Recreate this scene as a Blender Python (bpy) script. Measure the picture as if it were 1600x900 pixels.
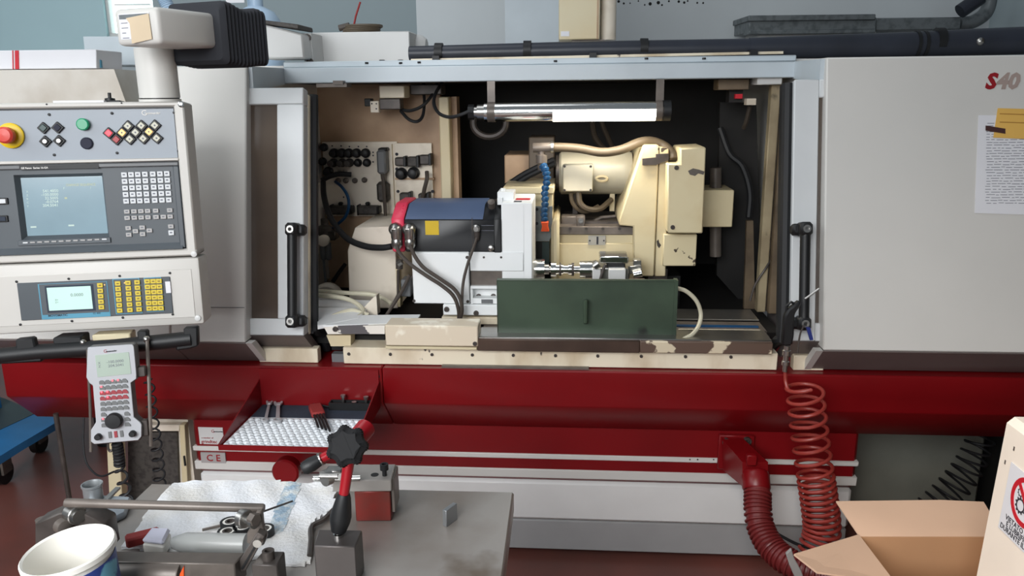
import bpy, bmesh, math, random
from mathutils import Vector, Matrix
random.seed(7)
for o in list(bpy.data.objects): bpy.data.objects.remove(o)
sc = bpy.context.scene
COL = sc.collection
V = Vector
# ------------------------------------------------------------------ camera
FPX = 1232.0
PITCH, ROLL, EYE = math.radians(13.8), math.radians(0.6), 1.55
CR = V((1, 0, 0)); CU = V((0, math.sin(PITCH), math.cos(PITCH))); CF = V((0, math.cos(PITCH), -math.sin(PITCH)))
R_ = CR * math.cos(ROLL) - CU * math.sin(ROLL); U_ = CR * math.sin(ROLL) + CU * math.cos(ROLL)
CP = V((0, 0, EYE))
cam = bpy.data.cameras.new('camera'); cam.sensor_width = 36; cam.lens = FPX / 1600 * 36; cam.clip_start = 0.05
camo = bpy.data.objects.new('camera', cam); COL.objects.link(camo)
mw = Matrix.Identity(4)
for i, a in enumerate((R_, U_, -CF)):
    for j in range(3): mw[j][i] = a[j]
mw.translation = CP
camo.matrix_world = mw
sc.camera = camo
# ------------------------------------------------------------------ world + lights + exposure
w = bpy.data.worlds.new('world'); sc.world = w; w.use_nodes = True
bg = w.node_tree.nodes['Background']; bg.inputs[0].default_value = (0.80, 0.90, 1.0, 1); bg.inputs[1].default_value = 0.19
def area(name, loc, target, size, power, col=(1, 1, 1), sy=None):
    l = bpy.data.lights.new(name, 'AREA'); l.energy = power; l.color = col; l.size = size
    if sy: l.shape = 'RECTANGLE'; l.size_y = sy
    o = bpy.data.objects.new(name, l); COL.objects.link(o); o.location = loc
    o.rotation_euler = (V(target) - V(loc)).to_track_quat('-Z', 'Y').to_euler()
    return o
area('workshop_window_light', (-3.2, 0.6, 2.9), (-1.2, 3.2, 1.4), 2.2, 30, (0.92, 0.97, 1.0), 1.6)
rl = area('rear_window_light', (-1.3, -1.2, 2.2), (-0.75, 2.3, 0.25), 2.2, 44, (0.97, 0.985, 1.0), 1.4); rl.data.spread = math.radians(105)
area('roof_light', (-1.2, 2.6, 4.4), (-0.4, 3.2, 0.8), 2.4, 30, (0.95, 0.98, 1.0), 2.0)
al = area('aisle_lamp', (0.05, 0.35, 2.1), (1.15, 1.1, 0.6), 0.35, 2.6, (1.0, 0.84, 0.70)); al.data.spread = math.radians(75)
vs = sc.view_settings
vs.view_transform = 'Standard'; vs.look = 'None'; vs.gamma = 1; vs.use_curve_mapping = False; vs.exposure = 0.25
# ------------------------------------------------------------------ frames
def ray(px, py): return (R_ * ((px - 800) / FPX) - U_ * ((py - 450) / FPX) + CF)
class Frame:
    def __init__(s, o, a, b, c): s.o, s.a, s.b, s.c = V(o), V(a).normalized(), V(b).normalized(), V(c).normalized()
    def p(s, a, b, c=0.0): return s.o + s.a * a + s.b * b + s.c * c
    def pt(s, px, py, c=0.0):
        d = ray(px, py); t = ((s.o - CP).dot(s.c) + c) / d.dot(s.c); return CP + d * t
    def hit(s, px, py, c=0.0):
        q = s.pt(px, py, c) - s.o; return q.dot(s.a), q.dot(s.b)
    def loc(s, P): q = P - s.o; return q.dot(s.a), q.dot(s.b), q.dot(s.c)
    def mat(s, a=0, b=0, c=0, k=1.0):
        m = Matrix.Identity(4); q = s.p(a, b, c)
        for i, x in enumerate((s.a, s.b, s.c)):
            for j in range(3): m[j][i] = x[j] * k
        m.translation = q; return m
YAW = math.radians(4.4)
MU = V((math.cos(YAW), -math.sin(YAW), 0)); MW = V((math.sin(YAW), math.cos(YAW), 0)); MZ = V((0, 0, 1))
MO = V((0, 2.3, 0))
M = Frame(MO, MU, MZ, MW)            # machine: right, up, depth
S = Frame(MO, MW, MZ, MU)            # machine side profile: depth, up, right
WF = Frame((0, 0, 0), (1, 0, 0), (0, 0, 1), (0, 1, 0))
def mt(px, py, w): return M.pt(px, py, w)
def wz(px, py, z): d = ray(px, py); return CP + d * ((z - EYE) / d.z)
def wy(px, py, y): d = ray(px, py); return CP + d * (y / d.y)
def mz(px, py, z): return M.loc(wz(px, py, z))      # -> u, z, w on a level plane
# ------------------------------------------------------------------ geometry collector
class G:
    def __init__(s): s.v = []; s.f = []; s.m = []
    def add(s, vs, fs, mi=0):
        n = len(s.v); s.v += [V(x) for x in vs]; s.f += [tuple(i + n for i in f) for f in fs]; s.m += [mi] * len(fs); return s
    def bm(s, b, mi=0):
        b.verts.index_update(); return s.add([x.co.copy() for x in b.verts], [[q.index for q in f.verts] for f in b.faces], mi)
    def box(s, F, a0, a1, b0, b1, c0, c1, bev=0.0, mi=0, seg=1):
        P = [(a, b, c) for a in sorted((a0, a1)) for b in sorted((b0, b1)) for c in sorted((c0, c1))]
        fs = [(0, 1, 3, 2), (4, 6, 7, 5), (0, 4, 5, 1), (2, 3, 7, 6), (0, 2, 6, 4), (1, 5, 7, 3)]
        if bev > 0:
            b = bmesh.new(); vv = [b.verts.new(p) for p in P]
            for f in fs: b.faces.new([vv[i] for i in f])
            bev = min(bev, 0.45 * min(abs(a1 - a0), abs(b1 - b0), abs(c1 - c0)))
            bmesh.ops.bevel(b, geom=list(b.edges), offset=bev, segments=seg, affect='EDGES', profile=0.5)
            for x in b.verts: x.co = F.p(*x.co)
            s.bm(b, mi); b.free()
        else: s.add([F.p(*p) for p in P], fs, mi)
        return s
    def pbox(s, F, x0, y0, x1, y1, c0, c1, bev=0.0, mi=0, cc=None):   # rectangle read on plane c0 (or cc)
        cc = c0 if cc is None else cc
        a0, b1 = F.hit(x0, y0, cc); a1, b0 = F.hit(x1, y1, cc)
        return s.box(F, a0, a1, b0, b1, c0, c1, bev, mi)
    def prism(s, F, pts, c0, c1, mi=0, bev=0.0):
        n = len(pts)
        b = bmesh.new()
        A = [b.verts.new((p[0], p[1], c0)) for p in pts]; B = [b.verts.new((p[0], p[1], c1)) for p in pts]
        b.faces.new(A); b.faces.new(B[::-1])
        for i in range(n): b.faces.new((A[i], A[(i + 1) % n], B[(i + 1) % n], B[i]))
        if bev > 0:
            bmesh.ops.recalc_face_normals(b, faces=list(b.faces))
            bmesh.ops.bevel(b, geom=list(b.edges), offset=bev, segments=1, affect='EDGES', profile=0.5)
        for x in b.verts: x.co = F.p(*x.co)
        s.bm(b, mi); b.free(); return s
    def pprism(s, F, pix, c0, c1, mi=0, bev=0.0):
        return s.prism(F, [F.hit(x, y, c0) for x, y in pix], c0, c1, mi, bev)
    def lathe(s, o, ax, prof, n=20, mi=0, caps=True):
        o = V(o); ax = V(ax).normalized(); e = ax.orthogonal().normalized(); h = ax.cross(e)
        vs = []; fs = []
        for r, t in prof:
            for k in range(n):
                q = 2 * math.pi * k / n; vs.append(o + ax * t + (e * math.cos(q) + h * math.sin(q)) * r)
        for i in range(len(prof) - 1):
            for k in range(n): fs.append((i * n + k, i * n + (k + 1) % n, (i + 1) * n + (k + 1) % n, (i + 1) * n + k))
        if caps:
            fs.append(tuple(range(n))[::-1]); fs.append(tuple((len(prof) - 1) * n + k for k in range(n)))
        return s.add(vs, fs, mi)
    def cyl(s, p0, p1, r0, r1=None, n=16, mi=0):
        p0, p1 = V(p0), V(p1); r1 = r0 if r1 is None else r1
        return s.lathe(p0, p1 - p0, [(r0, 0), (r1, (p1 - p0).length)], n, mi)
    def ball(s, o, r, n=12, ax=(0, 0, 1), sq=1.0, mi=0):
        k = max(4, n // 2)
        return s.lathe(o, ax, [(max(1e-5, r * math.sin(math.pi * i / k)), -r * sq * math.cos(math.pi * i / k)) for i in range(k + 1)], n, mi)
    def tube(s, pts, r, n=8, mi=0, closed=False):
        pts = [V(p) for p in pts]; m = len(pts)
        rr = r if isinstance(r, (list, tuple)) else [r] * m
        T = []
        for i in range(m):
            a = pts[(i - 1) % m] if (i > 0 or closed) else pts[i]; b = pts[(i + 1) % m] if (i < m - 1 or closed) else pts[i]
            T.append((b - a).normalized() if (b - a).length > 1e-9 else V((0, 0, 1)))
        e = T[0].orthogonal().normalized(); vs = []; fs = []
        for i in range(m):
            e = (e - T[i] * e.dot(T[i])); e = e.normalized() if e.length > 1e-6 else T[i].orthogonal().normalized()
            h = T[i].cross(e)
            for k in range(n):
                q = 2 * math.pi * k / n; vs.append(pts[i] + (e * math.cos(q) + h * math.sin(q)) * rr[i])
        for i in range(m if closed else m - 1):
            j = (i + 1) % m
            for k in range(n): fs.append((i * n + k, i * n + (k + 1) % n, j * n + (k + 1) % n, j * n + k))
        if not closed: fs.append(tuple(range(n))[::-1]); fs.append(tuple((m - 1) * n + k for k in range(n)))
        return s.add(vs, fs, mi)
def smooth(pts, k=6):                 # Catmull-Rom through points
    pts = [V(p) for p in pts]; P = [pts[0] * 2 - pts[1]] + pts + [pts[-1] * 2 - pts[-2]]; out = []
    for i in range(1, len(P) - 2):
        for j in range(k):
            t = j / k; a, b, c, d = P[i - 1:i + 3]
            out.append(0.5 * ((2 * b) + (c - a) * t + (2 * a - 5 * b + 4 * c - d) * t * t + (3 * b - a - 3 * c + d) * t ** 3))
    return out + [pts[-1]]
def helix(path, r, turns, per=16, ph=0.0, r2=None):
    path = [V(p) for p in path]; L = [0]
    for i in range(1, len(path)): L.append(L[-1] + (path[i] - path[i - 1]).length)
    out = []; N = int(turns * per)
    for i in range(N + 1):
        t = i / N * L[-1]; j = 1
        while j < len(L) - 1 and L[j] < t: j += 1
        q = (t - L[j - 1]) / max(1e-9, L[j] - L[j - 1]); c = path[j - 1].lerp(path[j], q)
        d = (path[j] - path[j - 1]).normalized(); e = d.cross(V((0.3, 1, 0.1))).normalized(); h = d.cross(e)
        a = 2 * math.pi * i / per + ph; rad = r if r2 is None else r + (r2 - r) * i / N
        out.append(c + (e * math.cos(a) + h * math.sin(a)) * rad)
    return out
# ------------------------------------------------------------------ objects
WM = {}
def mesh(name, g, mats, inv=None):
    me = bpy.data.meshes.new(name); vv = g.v if inv is None else [inv @ x for x in g.v]
    b = bmesh.new(); L = [b.verts.new(x) for x in vv]
    for f, mi in zip(g.f, g.m):
        try: q = b.faces.new([L[i] for i in f]); q.material_index = mi; q.smooth = True
        except ValueError: pass
    bmesh.ops.recalc_face_normals(b, faces=list(b.faces)); b.to_mesh(me); b.free()
    for m in (mats if isinstance(mats, (list, tuple)) else [mats]): me.materials.append(m)
    me.set_sharp_from_angle(angle=math.radians(38))
    return me
def tag(o, label=None, cat=None, group=None, kind=None):
    if label: o['label'] = label
    if cat: o['category'] = cat
    if group: o['group'] = group
    if kind: o['kind'] = kind
    return o
def thing(name, label, cat, loc, group=None, rot=None):
    o = bpy.data.objects.new(name, None); COL.objects.link(o); o.empty_display_size = 0.05
    m = (rot or Matrix.Identity(4)).copy(); m.translation = V(loc); o.matrix_world = m; WM[o.name] = m
    return tag(o, label, cat, group)
def obj(name, g, mats, parent=None, label=None, cat=None, group=None, kind=None):
    if parent is None:
        xs = [p.x for p in g.v]; ys = [p.y for p in g.v]; z0 = min(p.z for p in g.v)
        m = Matrix.Translation(V(((min(xs) + max(xs)) / 2, (min(ys) + max(ys)) / 2, z0)))
    else: m = WM[parent.name]
    o = bpy.data.objects.new(name, mesh(name, g, mats, m.inverted())); COL.objects.link(o)
    if parent is None: o.matrix_world = m
    else: o.parent = parent
    WM[o.name] = m
    return tag(o, label, cat, group, kind)
def inst(name, me, parent, world, label=None, cat=None, group=None):
    o = bpy.data.objects.new(name, me); COL.objects.link(o)
    if parent is not None: o.parent = parent; o.matrix_local = WM[parent.name].inverted() @ world
    else: o.matrix_world = world
    WM[o.name] = world
    return tag(o, label, cat, group)
LF = Frame((0, 0, 0), (1, 0, 0), (0, 1, 0), (0, 0, 1))     # for shared meshes: a,b in plane, c out
def text(name, s, F, a, b, c, size, m, parent, shear=0, bold=0.0, depth=0.0004, align='LEFT', sx=1.0, spacing=1.0, flip=False):
    cu = bpy.data.curves.new(name, 'FONT'); cu.body = s; cu.size = size; cu.shear = shear; cu.offset = bold; cu.extrude = depth
    cu.align_x = align; cu.space_character = spacing; cu.resolution_u = 2
    t = bpy.data.objects.new(name, cu); me = bpy.data.meshes.new_from_object(t); bpy.data.objects.remove(t); bpy.data.curves.remove(cu)
    me.name = name; me.materials.clear(); me.materials.append(m)
    q = F.mat(a, b, c)
    if q.to_3x3().determinant() < 0:
        for j in range(3): q[j][2] *= -1
    q = q @ Matrix.Diagonal((sx, 1, 1, 1))
    return inst(name, me, parent, q)
# ------------------------------------------------------------------ materials
def lin(c): return tuple(((x / 255) / 12.92 if x / 255 <= 0.04045 else ((x / 255 + 0.055) / 1.055) ** 2.4) for x in c) + (1,)
MATS = {}
def mat(name, col, rough=0.5, metal=0.0, col2=None, scale=6.0, lo=0.45, hi=0.65, bump=0.0, bscale=60.0, stretch=None, emit=0.0, trans=0.0, alpha=1.0, coat=0.0, ior=1.45, vary=0.06, col3=None, scale3=18.0, lo3=0.6, hi3=0.63):
    m = bpy.data.materials.new(name); m.use_nodes = True; nt = m.node_tree; N = nt.nodes; L = nt.links
    p = N['Principled BSDF']; p.inputs['Roughness'].default_value = rough; p.inputs['Metallic'].default_value = metal
    p.inputs['IOR'].default_value = ior
    p.inputs['Transmission Weight'].default_value = trans; p.inputs['Alpha'].default_value = alpha; p.inputs['Coat Weight'].default_value = coat
    tc = N.new('ShaderNodeTexCoord'); src = tc.outputs['Object']
    if stretch:
        mp = N.new('ShaderNodeMapping'); mp.inputs['Scale'].default_value = stretch; L.new(src, mp.inputs[0]); src = mp.outputs[0]
    if col2 is None: col2 = tuple(max(0, x * (1 - vary * 2)) for x in col); lo, hi = 0.3, 0.75
    nz = N.new('ShaderNodeTexNoise'); nz.inputs['Scale'].default_value = scale; nz.inputs['Detail'].default_value = 5; L.new(src, nz.inputs['Vector'])
    mr = N.new('ShaderNodeMapRange'); mr.inputs[1].default_value = lo; mr.inputs[2].default_value = hi; L.new(nz.outputs[0], mr.inputs[0])
    mx = N.new('ShaderNodeMix'); mx.data_type = 'RGBA'; mx.inputs[6].default_value = lin(col); mx.inputs[7].default_value = lin(col2); L.new(mr.outputs[0], mx.inputs[0])
    out = mx.outputs[2]
    if col3 is not None:
        n3 = N.new('ShaderNodeTexNoise'); n3.inputs['Scale'].default_value = scale3; n3.inputs['Detail'].default_value = 4; L.new(src, n3.inputs['Vector'])
        m3 = N.new('ShaderNodeMapRange'); m3.inputs[1].default_value = lo3; m3.inputs[2].default_value = hi3; L.new(n3.outputs[0], m3.inputs[0])
        x3 = N.new('ShaderNodeMix'); x3.data_type = 'RGBA'; x3.inputs[7].default_value = lin(col3); L.new(out, x3.inputs[6]); L.new(m3.outputs[0], x3.inputs[0]); out = x3.outputs[2]
    L.new(out, p.inputs['Base Color'])
    if emit > 0: L.new(out, p.inputs['Emission Color']); p.inputs['Emission Strength'].default_value = emit
    if bump > 0:
        nb = N.new('ShaderNodeTexNoise'); nb.inputs['Scale'].default_value = bscale; nb.inputs['Detail'].default_value = 4; L.new(src, nb.inputs['Vector'])
        bp = N.new('ShaderNodeBump'); bp.inputs['Strength'].default_value = bump; bp.inputs['Distance'].default_value = 0.004; L.new(nb.outputs[0], bp.inputs['Height']); L.new(bp.outputs[0], p.inputs['Normal'])
    MATS[name] = m; return m
m_white = mat('enamel_white', (208, 206, 201), 0.42, vary=0.015, scale=3)
m_white2 = mat('enamel_grey_white', (205, 205, 203), 0.42, vary=0.02, scale=3)
m_rail = mat('rail_blue_white', (190, 200, 206), 0.4, vary=0.03, scale=5)
m_door = mat('door_white', (206, 209, 210), 0.4, vary=0.02)
m_slant = mat('enamel_slant_shaded', (112, 103, 100), 0.4, vary=0.05)  # enclosure paint darkened: shade of the downward-facing slants put into the colour
m_red = mat('enamel_red', (120, 9, 16), 0.35, vary=0.05, scale=4)
m_redd = mat('hose_red', (112, 34, 34), 0.4, vary=0.1)
m_cream = mat('worn_cream_paint', (212, 198, 162), 0.45, col2=(190, 165, 120), scale=5, lo=0.48, hi=0.85, col3=(70, 58, 48), scale3=14, lo3=0.70, hi3=0.715)
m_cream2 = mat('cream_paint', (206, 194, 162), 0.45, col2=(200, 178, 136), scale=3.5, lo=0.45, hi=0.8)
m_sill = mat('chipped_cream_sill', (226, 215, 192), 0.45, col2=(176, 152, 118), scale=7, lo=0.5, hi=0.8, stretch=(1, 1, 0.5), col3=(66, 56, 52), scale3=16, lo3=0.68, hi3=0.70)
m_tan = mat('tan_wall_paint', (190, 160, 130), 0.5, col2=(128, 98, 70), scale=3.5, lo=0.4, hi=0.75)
m_plate = mat('connector_plate_grey', (226, 216, 200), 0.5, col2=(165, 150, 128), scale=6, lo=0.5, hi=0.8)
m_dark = mat('grime_and_shade', (24, 22, 21), 0.7, col2=(14, 13, 12), scale=4)  # grime lowered to near black, carrying the unlit cavity's shade in its colour
m_black = mat('black_plastic', (22, 23, 25), 0.5, vary=0.1)
m_rubber = mat('black_rubber', (24, 25, 28), 0.6, vary=0.1)
m_bellow = mat('bellows_cloth', (40, 42, 48), 0.75, vary=0.1)
m_grey = mat('mid_grey', (110, 112, 114), 0.45)
m_dgrey = mat('bezel_grey', (76, 82, 87), 0.45, vary=0.04)
m_dgrey2 = mat('keyboard_grey', (80, 86, 91), 0.45, vary=0.04)
m_panelgrey = mat('panel_blue_grey', (136, 144, 153), 0.38, vary=0.02)
m_steel = mat('brushed_steel', (178, 176, 172), 0.28, 0.95, vary=0.06, scale=12)
m_chrome = mat('bright_chrome', (225, 225, 222), 0.14, 1.0, vary=0.03)
m_dsteel = mat('dark_steel', (116, 107, 100), 0.38, 0.25, vary=0.15, scale=14)
m_oxide = mat('blackened_steel', (86, 79, 75), 0.42, 0.3, vary=0.2, scale=18)
m_galv = mat('galvanised_steel', (120, 126, 128), 0.5, 0.4, col2=(98, 104, 106), scale=26)
m_bench = mat('bench_plate_steel', (150, 145, 140), 0.33, 0.25, col2=(122, 112, 104), scale=5, lo=0.45, hi=0.7, col3=(104, 92, 80), scale3=9, lo3=0.62, hi3=0.78, bump=0.08, bscale=30)
m_motorbl = mat('motor_black', (26, 27, 30), 0.38, vary=0.1)
m_motortop = mat('motor_window_sheen', (84, 100, 130), 0.35, vary=0.05)  # blue-grey stands for window light reflected off the black motor top
m_pink = mat('fan_cover_red', (216, 54, 84), 0.4, vary=0.05)
m_yellow = mat('yellow_label', (222, 186, 30), 0.5)
m_ywkey = mat('yellow_key', (214, 190, 62), 0.45, vary=0.04)
m_green = mat('green_enamel_worn', (60, 76, 60), 0.42, col2=(38, 50, 40), scale=5, lo=0.4, hi=0.75, col3=(24, 28, 24), scale3=9, lo3=0.66, hi3=0.76)
m_bluehose = mat('blue_hose', (18, 70, 112), 0.4, vary=0.1)
m_orange = mat('orange_nozzle', (232, 82, 24), 0.4)
m_blue = mat('blue_paint', (50, 128, 190), 0.45, vary=0.08)
m_hosewhite = mat('hose_cream', (206, 200, 176), 0.45)
m_hosebrown = mat('hose_brown', (92, 80, 64), 0.5, vary=0.1)
m_cable = mat('cable_grey', (72, 64, 58), 0.5)
m_cloth = mat('white_rag', (224, 225, 228), 0.95, col2=(205, 198, 184), scale=9, lo=0.45, hi=0.8, bump=0.45, bscale=190, col3=(120, 105, 88), scale3=11, lo3=0.76, hi3=0.8)
m_bluestripe = mat('rag_blue_weave', (150, 172, 190), 0.95, col2=(205, 208, 206), scale=70, lo=0.4, hi=0.6, bump=0.5, bscale=200)
m_card = mat('cardboard_outside', (206, 172, 146), 0.85, vary=0.02)
m_card2 = mat('cardboard_inside', (186, 142, 104), 0.85, vary=0.03)
m_paper = mat('paper_white', (222, 222, 226), 0.8, vary=0.01)
m_manila = mat('manila_tape', (216, 196, 166), 0.6, vary=0.04)
m_note = mat('yellow_note', (226, 180, 92), 0.75, vary=0.03)
m_brown = mat('brown_tape', (72, 44, 42), 0.5)
m_ink = mat('ink_dark', (48, 48, 56), 0.7)
m_inklt = mat('ink_light', (110, 112, 122), 0.7)
m_inkred = mat('letter_red', (150, 22, 32), 0.5)
m_inkgrey = mat('letter_grey', (168, 150, 142), 0.5)
m_signred = mat('sign_red', (205, 26, 44), 0.45)
m_cremebox = mat('cream_enamel_cabinet', (250, 238, 222), 0.45, vary=0.02)
m_clear = mat('clear_plastic', (225, 230, 230), 0.12, trans=0.75, ior=1.25)
m_frost = mat('frosted_plastic', (176, 178, 175), 0.25, vary=0.02, alpha=0.62)
m_mat_blue = mat('dark_blue_mat', (52, 60, 74), 0.8, vary=0.1, bump=0.3, bscale=120)
m_mat_white = mat('white_bubble_mat', (226, 230, 234), 0.4, vary=0.03)
m_key = mat('key_light_grey', (205, 208, 210), 0.45, vary=0.02)
m_key2 = mat('key_mid_grey', (168, 166, 164), 0.45, vary=0.02)
m_kgrey = mat('handset_key_grey', (112, 114, 114), 0.5)
m_kred = mat('handset_key_red', (156, 58, 66), 0.5)
m_led = mat('red_led', (255, 70, 80), 0.4, emit=4.0)
m_handset = mat('handset_white', (178, 180, 184), 0.4, vary=0.015)
m_lcd = mat('lcd_grey_green', (164, 178, 166), 0.25, vary=0.02, emit=0.08)
m_lcd2 = mat('lcd_lit_green', (186, 220, 208), 0.25, vary=0.02, emit=0.18)
m_crt = mat('crt_glass', (124, 146, 156), 0.15, vary=0.05, emit=0.30, coat=0.3)
m_crttext = mat('crt_text', (178, 196, 188), 0.5, emit=0.28)
m_crtyel = mat('crt_text_yellow', (176, 180, 140), 0.5, emit=0.26)
m_cyan = mat('cyan_trim', (84, 150, 176), 0.45)
m_btnred = mat('stop_button_red', (214, 70, 58), 0.4)
m_btnyel = mat('stop_collar_yellow', (232, 196, 20), 0.4)
m_btngreen = mat('green_button', (20, 150, 104), 0.3)
m_btndark = mat('dark_navy_button', (40, 42, 58), 0.75)
m_lampred = mat('lit_red', (244, 60, 76), 0.4, emit=0.7)
m_lampdred = mat('dull_red', (160, 34, 40), 0.4)
m_lampamb = mat('lit_amber', (250, 196, 120), 0.4, emit=0.6)
m_lampcream = mat('button_cream', (196, 194, 176), 0.4)
m_lampdk = mat('button_dark_green', (34, 62, 60), 0.4)
m_tube = mat('fluorescent_tube', (255, 247, 228), 0.4, emit=9.0, vary=0.0)
m_pane = mat('door_window_plastic', (88, 76, 66), 0.16, trans=0.0, col2=(60, 52, 48), scale=2.2, lo=0.35, hi=0.7, coat=0.2)
m_wall = mat('wall_paint_grey', (152, 166, 170), 0.7, vary=0.02, scale=1.5)
m_wallw = mat('wall_paint_pale', (206, 212, 214), 0.7, vary=0.03, scale=1.5)
m_teal = mat('wall_paint_teal', (176, 206, 212), 0.6, vary=0.03, scale=1.0)
m_floor = mat('floor_red_brown', (124, 72, 63), 0.32, col2=(98, 66, 60), scale=2.0, lo=0.4, hi=0.7, bump=0.05, bscale=20)
m_glow = mat('daylight_window_glass', (225, 250, 250), 0.4, emit=2.0, vary=0.02)
m_pipe = mat('black_pipe', (46, 50, 60), 0.4, vary=0.1)
m_bucketlbl = mat('bucket_label_blue', (44, 66, 140), 0.4, col2=(110, 175, 200), scale=16, lo=0.48, hi=0.52)
m_plastwhite = mat('bucket_white', (235, 232, 224), 0.4, vary=0.02)
m_paleblue = mat('pale_blue_plastic', (176, 200, 222), 0.35, vary=0.03)
m_redpaint_worn = mat('worn_red_steel', (120, 36, 30), 0.4, 0.2, col2=(88, 52, 46), scale=14, lo=0.4, hi=0.65)
m_rubred = mat('dull_red_rubber', (150, 48, 46), 0.7)
m_whitehd = mat('workhead_white', (236, 238, 238), 0.4, vary=0.015)
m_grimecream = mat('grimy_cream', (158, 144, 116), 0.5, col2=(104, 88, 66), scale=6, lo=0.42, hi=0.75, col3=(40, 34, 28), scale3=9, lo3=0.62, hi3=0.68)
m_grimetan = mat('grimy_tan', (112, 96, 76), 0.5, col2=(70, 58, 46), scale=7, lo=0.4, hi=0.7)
m_dimhose = mat('hose_brown_shaded', (58, 50, 42), 0.6)  # hose brown darkened, with the dark interior's shade in the colour
m_cpwhite = mat('control_cabinet_white', (196, 193, 187), 0.42, vary=0.015)
m_knob = mat('knob_black', (18, 18, 20), 0.8)
m_tool = mat('tool_steel', (196, 196, 198), 0.3, 0.35)
m_motorshell = mat('motor_grey_cream', (176, 170, 152), 0.4, vary=0.05)
m_lidcream = mat('lid_cream', (224, 216, 194), 0.4, vary=0.03)
m_seatgrey = mat('steel_mesh_dark', (70, 66, 62), 0.6, col2=(50, 46, 44), scale=60)
# ================================================================== SETTING
MF = Frame(MO, MU, MZ, -MW)                       # machine facing the viewer (c = towards viewer = -w)
def struct(name, g, m, parent=None): 
    o = obj(name, g, m, parent); o['kind'] = 'structure'; return o
g = G(); g.box(WF, -6, 6, -0.1, 0.0, -3, 7.0); struct('floor', g, m_floor)
# back wall: a teal panel section, a grey section running into a corner, then the paler far section
yb = 4.6
xl = wy(165, 40, yb).x; xc = wy(652, 60, yb + 0.35).x; xr = wy(1545, 40, yb + 0.35).x
g = G(); g.box(WF, -6, xl, 0, 3.6, yb, yb + 0.2); struct('wall_left', g, m_teal)
g = G(); x2 = wy(243, 40, yb).x; zs = wy(200, 57, yb).z
g.box(WF, xl, x2, 0, zs, yb, yb + 0.2); g.box(WF, xl, x2, 2.9, 3.6, yb, yb + 0.2)
cor = [(x2, yb), (xc, yb + 0.35), (xc, yb + 0.55), (x2, yb + 0.2)]
TOP = Frame((0, 0, 0), (1, 0, 0), (0, 1, 0), (0, 0, 1))
g.prism(TOP, cor, 0, 3.6); struct('wall_back', g, m_wall)
g = G(); g.box(WF, xc, xr, 0, 3.6, yb + 0.35, yb + 0.55); struct('wall_far', g, m_wallw)
g = G(); g.prism(TOP, [(xr, yb + 0.35), (xr + 2.6, yb - 1.6), (xr + 2.8, yb - 1.4), (xr, yb + 0.55)], 0, 3.6); struct('wall_right', g, m_wall)
g = G(); g.box(WF, 2.75, 2.95, 0, 3.6, -3.0, 3.4); struct('wall_shade_side', g, mat('shade_wall_dim', (92, 84, 74), 0.8))  # wall added out of view to block ambient light and darken the right
win = G(); win.box(WF, xl, x2, zs, 2.9, yb + 0.08, yb + 0.1); wo = struct('window_1', win, m_glow)
g = G()
for a, b, c, d in ((xl, xl + 0.015, zs + 0.021, 2.9), (x2 - 0.015, x2, zs + 0.021, 2.9), (xl, x2, zs, zs + 0.02)): g.box(WF, a, b, c, d, yb + 0.03, yb + 0.12)
obj('window_frame', g, m_white2, wo)
for k in range(9):
    z = zs + 0.06 + k * 0.055
    obj('blind_slat', G().box(WF, xl + 0.04, x2 - 0.04, z, z + 0.006, yb + 0.045, yb + 0.075), m_white2, wo)
# ================================================================== MACHINE BASE
def zM(py, w, px=1000): return M.hit(px, py, w)[1]
WB = 0.13
base = thing('machine_base', 'grey white machine base with red band and white stripes under the red ledge', 'machine base', M.p(0, 0, 0.5), rot=M.mat().to_3x3().to_4x4() if False else None)
uL = M.hit(311, 740, WB)[0]; uR = M.hit(1335, 740, WB)[0]
zz = {y: zM(y, WB, 1100) for y in (672, 714, 722, 738, 752, 758, 821, 868)}
obj('body', G().box(M, uL, uR, zz[821], zz[758], WB, 0.95, 0.012), mat('base_white_lifted', (226, 226, 224), 0.42, vary=0.02), base)  # lighter copy of the enclosure white, offsetting weak light on the base
obj('kick_panel', G().box(M, uL + 0.005, uR - 0.005, zz[868], zz[821] - 0.001, WB + 0.006, 0.95, 0.004), mat('kick_grey', (160, 160, 160), 0.45, vary=0.03), base)
obj('red_panel', G().box(M, uL - 0.004, uR + 0.004, zz[758] + 0.001, 0.62, WB - 0.004, 0.95, 0.012), m_red, base)
u6 = M.hit(1130, 716, WB)[0]
for z1, z0, ue in ((zz[714], zz[722], uR + 0.008), (zz[738], zz[752], uR + 0.008)):
    obj('stripe', G().box(M, uL - 0.008, ue, z0, z1, WB - 0.009, WB + 0.3, 0.003), m_white, base)
dot = mesh('stripe_hole', G().lathe((0, 0, 0), (0, 0, 1), [(0.0025, 0), (0.0025, 0.001)], 8), m_black)
for px in (1078, 1090, 1115): 
    a, b = MF.hit(px, 718, -(WB - 0.009)); inst('screw', dot, base, MF.mat(a, b, -(WB - 0.009)))
obj('foot', G().box(M, uL + 0.1, uL + 0.3, 0, zz[868], 0.3, 0.6), m_oxide, base); obj('foot', G().box(M, uR - 0.3, uR - 0.1, 0, zz[868], 0.3, 0.6), m_oxide, base)
obj('foot', G().box(M, -0.1, 0.1, 0, zz[868], 0.5, 0.8), m_oxide, base)
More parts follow.
